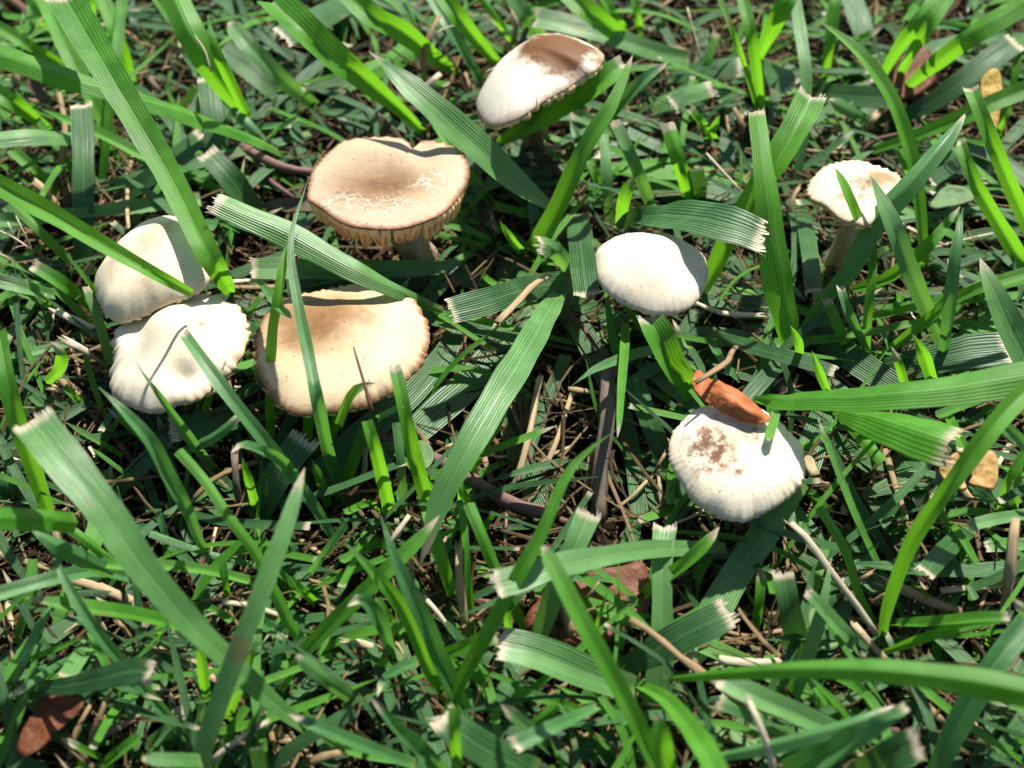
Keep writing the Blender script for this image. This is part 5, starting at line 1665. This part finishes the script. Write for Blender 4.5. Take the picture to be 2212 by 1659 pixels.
# ------------------------------------------------------------------ fallen leaves and clover
flat_leaf("fallen_leaf", "H", [(1190,700),(1300,560),(1420,470),(1600,400),(1800,360),(1960,340),(2000,480),(1990,640),(1880,760),(1720,860),(1500,870),(1330,810),(1220,790)],
          9, (0.10, 0.15), M_RED, "large reddish-brown fallen leaf lying under grass leaves", "leaf", curl=0.12, axis=0.4)
flat_leaf("fallen_leaf", "G", [(110,1560),(120,1470),(170,1380),(230,1300),(270,1230),(380,1190),(520,1200),(545,1265),(440,1380),(330,1480),(230,1570),(170,1595)],
          12, (0.05, 0.10), M_RUST, "rust-brown oblong fallen leaf half under a cut grass leaf", "leaf", curl=0.22, axis=0.75)
flat_leaf("fallen_leaf", "C", [(1310,560),(1340,470),(1400,390),(1480,325),(1570,308),(1612,360),(1625,450),(1632,530),(1560,600),(1440,660),(1350,640)],
          15, (0.0, 0.45), M_RUST, "dark orange fallen leaf in shade behind a fan of grass", "leaf", curl=0.1, axis=1.0)
flat_leaf("fallen_leaf", "C", [(1925,560),(1950,490),(2010,450),(2055,475),(2068,550),(2062,680),(2045,800),(2015,860),(1975,800),(1950,690)],
          20, (0.2, 0.5), M_YELLOW, "yellow narrow fallen leaf standing among grass leaves", "leaf", curl=0.25, axis=1.4)
flat_leaf("fallen_leaf", "F", [(1840,1360),(1900,1300),(1980,1265),(2030,1300),(2042,1390),(2030,1490),(2000,1525),(1940,1500),(1850,1485),(1870,1430)],
          24, (0.1, 0.25), M_TAN, "curled tan dry leaf with a torn edge, upper flap", "leaf", curl=0.35, axis=1.2)
flat_leaf("fallen_leaf", "F", [(1650,1390),(1700,1330),(1760,1290),(1800,1330),(1860,1400),(1830,1460),(1815,1545),(1770,1530),(1720,1480),(1680,1440)],
          19, (-0.1, 0.2), M_TAN, "curled tan dry leaf with a torn edge, lower flap", "leaf", curl=0.3, axis=0.6)
flat_leaf("fallen_leaf", "A", [(165,560),(190,515),(240,530),(290,590),(335,660),(270,650),(200,610)], 10, (0.1, 0.2), M_BRONZE, "small bronze leaf scrap in the straw", "leaf", curl=0.2, axis=-0.7)
flat_leaf("fallen_leaf", "A", [(1685,1340),(1800,1300),(1920,1285),(2050,1300),(2060,1380),(1900,1385),(1780,1365)], 14, (0.1, 0.1), M_BRONZE, "pointed bronze leaf tucked under the cracked mushroom", "leaf", curl=0.1, axis=0.0)
flat_leaf("fallen_leaf", "B", [(240,740),(300,790),(360,850),(400,930),(300,930),(250,880),(245,810)], 16, (0.0, 0.6), M_BRONZE, "upright bronze leaf behind the cracked mushroom", "leaf", curl=0.1, axis=1.3)
flat_leaf("fallen_leaf", "B", [(1390,160),(1440,80),(1520,60),(1590,90),(1620,150),(1560,200),(1450,210)], 8, (0.0, 0.2), M_RUST, "rust leaf glimpsed behind the tilted mushroom", "leaf", curl=0.1, axis=0.2)
flat_leaf("fallen_leaf", "B", [(1390,1470),(1440,1420),(1490,1480),(1500,1600),(1450,1650),(1390,1560)], 7, (0.0, 0.1), M_RUST, "dark rust leaf scrap low between grass stems", "leaf", curl=0.1, axis=1.2)
flat_leaf("clover_leaf", "C", [(1590,1320),(1640,1250),(1720,1212),(1810,1220),(1880,1260),(1893,1300),(1820,1325),(1720,1350),(1630,1365)],
          14, (0.0, 0.1), M_CLOVER, "speckled oval green leaf by the small slender mushroom", "leaf", curl=0.1, axis=0.2)
flat_leaf("clover_leaf", "E", [(480,1290),(490,1220),(540,1205),(590,1250),(598,1320),(560,1390),(510,1380),(485,1340)],
          13, (0.0, 0.0), M_CLOVER, "round grey-green clover leaf on the purple-brown runner", "leaf", curl=0.06, axis=1.2)
flat_leaf("clover_leaf", "E", [(240,1240),(280,1205),(330,1220),(345,1290),(320,1350),(270,1350),(235,1300)],
          11, (0.0, 0.0), M_CLOVER, "second round clover leaf half hidden by grass leaves", "leaf", curl=0.06, axis=1.2)
flat_leaf("clover_leaf", "I", [(815,650),(870,630),(930,680),(1000,750),(1025,830),(990,890),(920,905),(850,860),(815,760)],
          11, (0.0, 0.0), M_CLOVER, "yellow-green round clover leaf under crossing grass leaves", "leaf", curl=0.06, axis=1.2)
flat_leaf("clover_leaf", "I", [(60,1480),(120,1400),(220,1390),(280,1440),(260,1520),(180,1560),(90,1540)],
          8, (0.0, 0.0), M_CLOVER, "dark clover leaf deep in the turf beside its twin", "leaf", curl=0.06, axis=0.2, )
flat_leaf("clover_leaf", "I", [(300,1400),(360,1330),(450,1340),(500,1420),(470,1530),(390,1560),(320,1500)],
          8, (0.0, 0.0), M_CLOVER, "larger dark clover leaf deep in the turf", "leaf", curl=0.06, axis=0.2)
flat_leaf("clover_leaf", "D", [(2060,1440),(2120,1400),(2190,1430),(2200,1500),(2150,1560),(2080,1530)],
          11, (0.0, 0.0), M_CLOVER, "small clover leaf under the toothed tan mushroom", "leaf", curl=0.06, axis=0.2)

# rolled orange leaf resting on the rust-stained mushroom
def rolled_leaf():
    r = random.Random(5)
    pts, px = to_points("F", "100,750,28 150,845,30 290,930,31.5 430,1000,31.8 520,1035,31.2 596,1050,30.6".split(), 0, 0)
    sc = scale_at(pts[2]) / 3
    wid = [70, 165, 190, 175, 120, 14]
    sam, tot = catmull(pts, 26)
    verts, faces, dat = [], [], []
    C = 15
    for i, (p, f) in enumerate(sam):
        t = (sam[min(i + 1, 26)][0] - sam[max(i - 1, 0)][0]).normalized()
        V = (CAM - p).normalized()
        nn = (V * 0.5 + ZUP * 0.5); nn = (nn - t * nn.dot(t)).normalized()
        s = t.cross(nn)
        w = lerp_list(wid, f) * sc
        for j in range(C):
            a = (j / (C - 1) - 0.5) * 2 * (1.25 + 0.5 * math.sin(f * 4 + 0.5))
            R = w * 0.5
            q = p + s * (math.sin(a) * R) + nn * ((math.cos(a) - 0.6) * R * 0.75)
            tt = (j / (C - 1)) * 2 - 1
            q = p + s * (tt * R) + nn * (R * (0.42 * (1 - abs(tt - 0.15) ** 1.2) - 0.15 * max(0, -tt) ** 2))
            q += nn * (mnoise.noise(q * 170) * 0.0016 + mnoise.noise(q * 420) * 0.0009 + mnoise.noise(q * 1100) * 0.0003)
            verts.append(q)
            dat.append((1.0 if j == 6 else 0.0, 0.0 if 0 < j < C - 1 else 0.9, 0.5, 1))
    for i in range(26):
        for j in range(C - 1):
            faces.append((i * C + j, i * C + j + 1, (i + 1) * C + j + 1, (i + 1) * C + j))
    o = new_obj("fallen_leaf", mesh_from("fallen_leaf", verts, faces, dat), M_ORANGE)
    md = o.modifiers.new("thickness", 'SOLIDIFY'); md.thickness = 0.0003; md.offset = -1
    tag(o, "curled orange-brown leaf lying on the rust-stained mushroom", "leaf")
rolled_leaf()

def runner():
    pts, px = to_points("E", "100,1180 300,1200 620,1320 860,1470 1080,1590 1250,1650 1400,1680".split(), 11, 8)
    g = tube_geo(pts, [90 / 3 * scale_at(pts[2])] * 2, 12, random.Random(3), 1.0)
    o = new_obj("creeping_stem", mesh_from("creeping_stem", *g), M_PURPLE)
    tag(o, "thick smooth purple-brown runner creeping over the thatch", "stem")
runner()

# ------------------------------------------------------------------ grass leaves and straws, one by one
for _l in DATA.strip().splitlines():
    _l = _l.strip()
    if _l and not _l.startswith("#"):
        build_line(_l)
_second = {}
for _lab, _lst in registry.items():
    for _o, _g in _lst:
        _near, _btw = PLACE[_o.name]
        _new = _lab
        if len(_lst) > 1 and _near and _near in _lab:
            _new = _lab.replace(_near, _btw)
            if len(_new.split()) > 16:
                _new = _new.replace(" frayed", "").replace(" medium", "").replace(" curved", "").replace(" splintered", "")
            if len(_new.split()) > 16:
                _new = _lab
        _o["label"] = _new
        _second.setdefault(_new, []).append((_o, _g))
for _lab, _lst in _second.items():
    if len(_lst) > 1:
        for _o, _g in _lst:
            _o["group"] = _lst[0][1]

# ------------------------------------------------------------------ what nobody could count: thatch and the low undergrowth of the lawn
def thatch():
    r = random.Random(11)
    V, F, D, U = [], [], [], []
    def strand(x, y, z, L, w, az, pitch, bend):
        n = 4
        d = Vector((math.cos(az) * math.cos(pitch), math.sin(az) * math.cos(pitch), math.sin(pitch)))
        s = Vector((-math.sin(az), math.cos(az), 0))
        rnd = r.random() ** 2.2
        b = len(V)
        for i in range(n + 1):
            f = i / n
            p = Vector((x, y, z)) + d * (L * (f - 0.5)) + s * (bend * L * (f - 0.5) ** 2) + ZUP * (-0.2 * L * (f - 0.5) ** 2 * r.uniform(0, 1))
            p.z = max(p.z, 0.0)
            ww = w * (1 - 0.5 * f)
            for (sa, za) in ((-0.5, 0), (0.0, 0.35), (0.5, 0)):
                V.append(p + s * (sa * ww) + ZUP * (za * ww))
                D.append((0, f, rnd, 1)); U.append((sa + 0.5, f * L + rnd))
        for i in range(n):
            for j in range(2):
                F.append((b + i * 3 + j, b + i * 3 + j + 1, b + i * 3 + j + 4, b + i * 3 + j + 3))
    for _ in range(19000):
        x = r.uniform(-0.28, 0.28); y = r.uniform(-0.18, 0.34)
        z = r.random() ** 1.6 * 0.009
        strand(x, y, z + 0.001, r.uniform(0.010, 0.050), r.uniform(0.0003, 0.0010), r.uniform(0, 6.28), r.gauss(0, 0.16), r.uniform(-0.6, 0.6))
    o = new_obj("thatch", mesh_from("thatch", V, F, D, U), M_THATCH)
    tag(o, "tangle of dead brown straw covering the soil", "thatch", kind="stuff")
thatch()

# places where the photograph's turf is open: the gap in the middle, and where fallen leaves lie clear
BARE = ((930, 1350, 690, 1130, 0.85), (1120, 1420, 1200, 1410, 0.75), (1890, 2040, 90, 240, 0.85), (2100, 2190, 140, 300, 0.85), (20, 200, 1480, 1659, 0.8),
        (2000, 2180, 950, 1080, 0.8), (880, 960, 930, 1030, 0.9))

def survey(p):
    d = p - CAM
    k = FPX / d.dot(FWD)
    return GW / 2 + d.dot(RIGHT) * k, GH / 2 - d.dot(UPV) * k

def undergrowth():
    r = random.Random(23)
    groups = {'r': ([], [], [], []), 's': ([], [], [], [])}
    cnt = 0
    def add(k, p, w, tip, cols):
        g = ribbon_geo(p, w, tip, r.uniform(0.02, 0.2), cols, r, roll_mix=1.0)
        V, F, D, U = groups[k]
        b = len(V)
        V.extend(g[0]); D.extend(g[2]); U.extend(g[3])
        F.extend(tuple(i + b for i in f) for f in g[1])
    for i in range(3900):
        x = r.uniform(-0.27, 0.27); y = r.uniform(-0.17, 0.33)
        gx, gy = survey(Vector((x, y, 0.006)))
        if any(x0 < gx < x1 and y0 < gy < y1 and r.random() < pr for (x0, x1, y0, y1, pr) in BARE):
            continue
        near = y < 0.0
        big = i < 620
        az = r.uniform(0, 6.28)
        if big:
            k = 'r' if r.random() < 0.85 else 's'
            L = r.uniform(0.030, 0.085); w = r.uniform(0.0016, 0.0042)
            z0 = r.uniform(0.002, 0.008); zt = z0 + r.uniform(-0.004, 0.005)
        else:
            if not near and r.random() < 0.30:
                continue
            k = 'r' if r.random() < 0.55 else 's'
            L = r.uniform(0.014, 0.052); w = r.uniform(0.0006, 0.0019)
            z0 = r.uniform(0.001, 0.007); zt = min(z0 + L * r.uniform(-0.05, 0.75), 0.018 if near else 0.015)
        d = Vector((math.cos(az), math.sin(az), 0))
        p0 = Vector((x, y, z0)) - d * (L * 0.5 if big else 0)
        p2 = p0 + d * L + ZUP * (zt - z0)
        p1 = (p0 + p2) * 0.5 + Vector((-d.y, d.x, 0)) * r.uniform(-0.15, 0.15) * L + ZUP * r.uniform(0.02, 0.10) * L
        add(k, [p0, p1, p2], [w * 0.6, w, w * 0.9], r.choice('cppppw'), 5 if big else 3)
    for kind, gs in LOW.items():
        V, F, D, U = groups['r' if kind in 'rb' else 's']
        for g in gs:
            b = len(V)
            V += g[0]; D += g[2]; U += g[3]
            F += [tuple(i + b for i in f) for f in g[1]]
    for k, nm, lb in (('r', "grass", "low dark ribbed undergrowth grass between the larger leaves"), ('s', "grass", "low bright green undergrowth grass between the larger leaves")):
        V, F, D, U = groups[k]
        o = new_obj(nm, mesh_from(nm, V, F, D, U), GRASS_MAT[k])
        tag(o, lb, "grass", kind="stuff")
undergrowth()
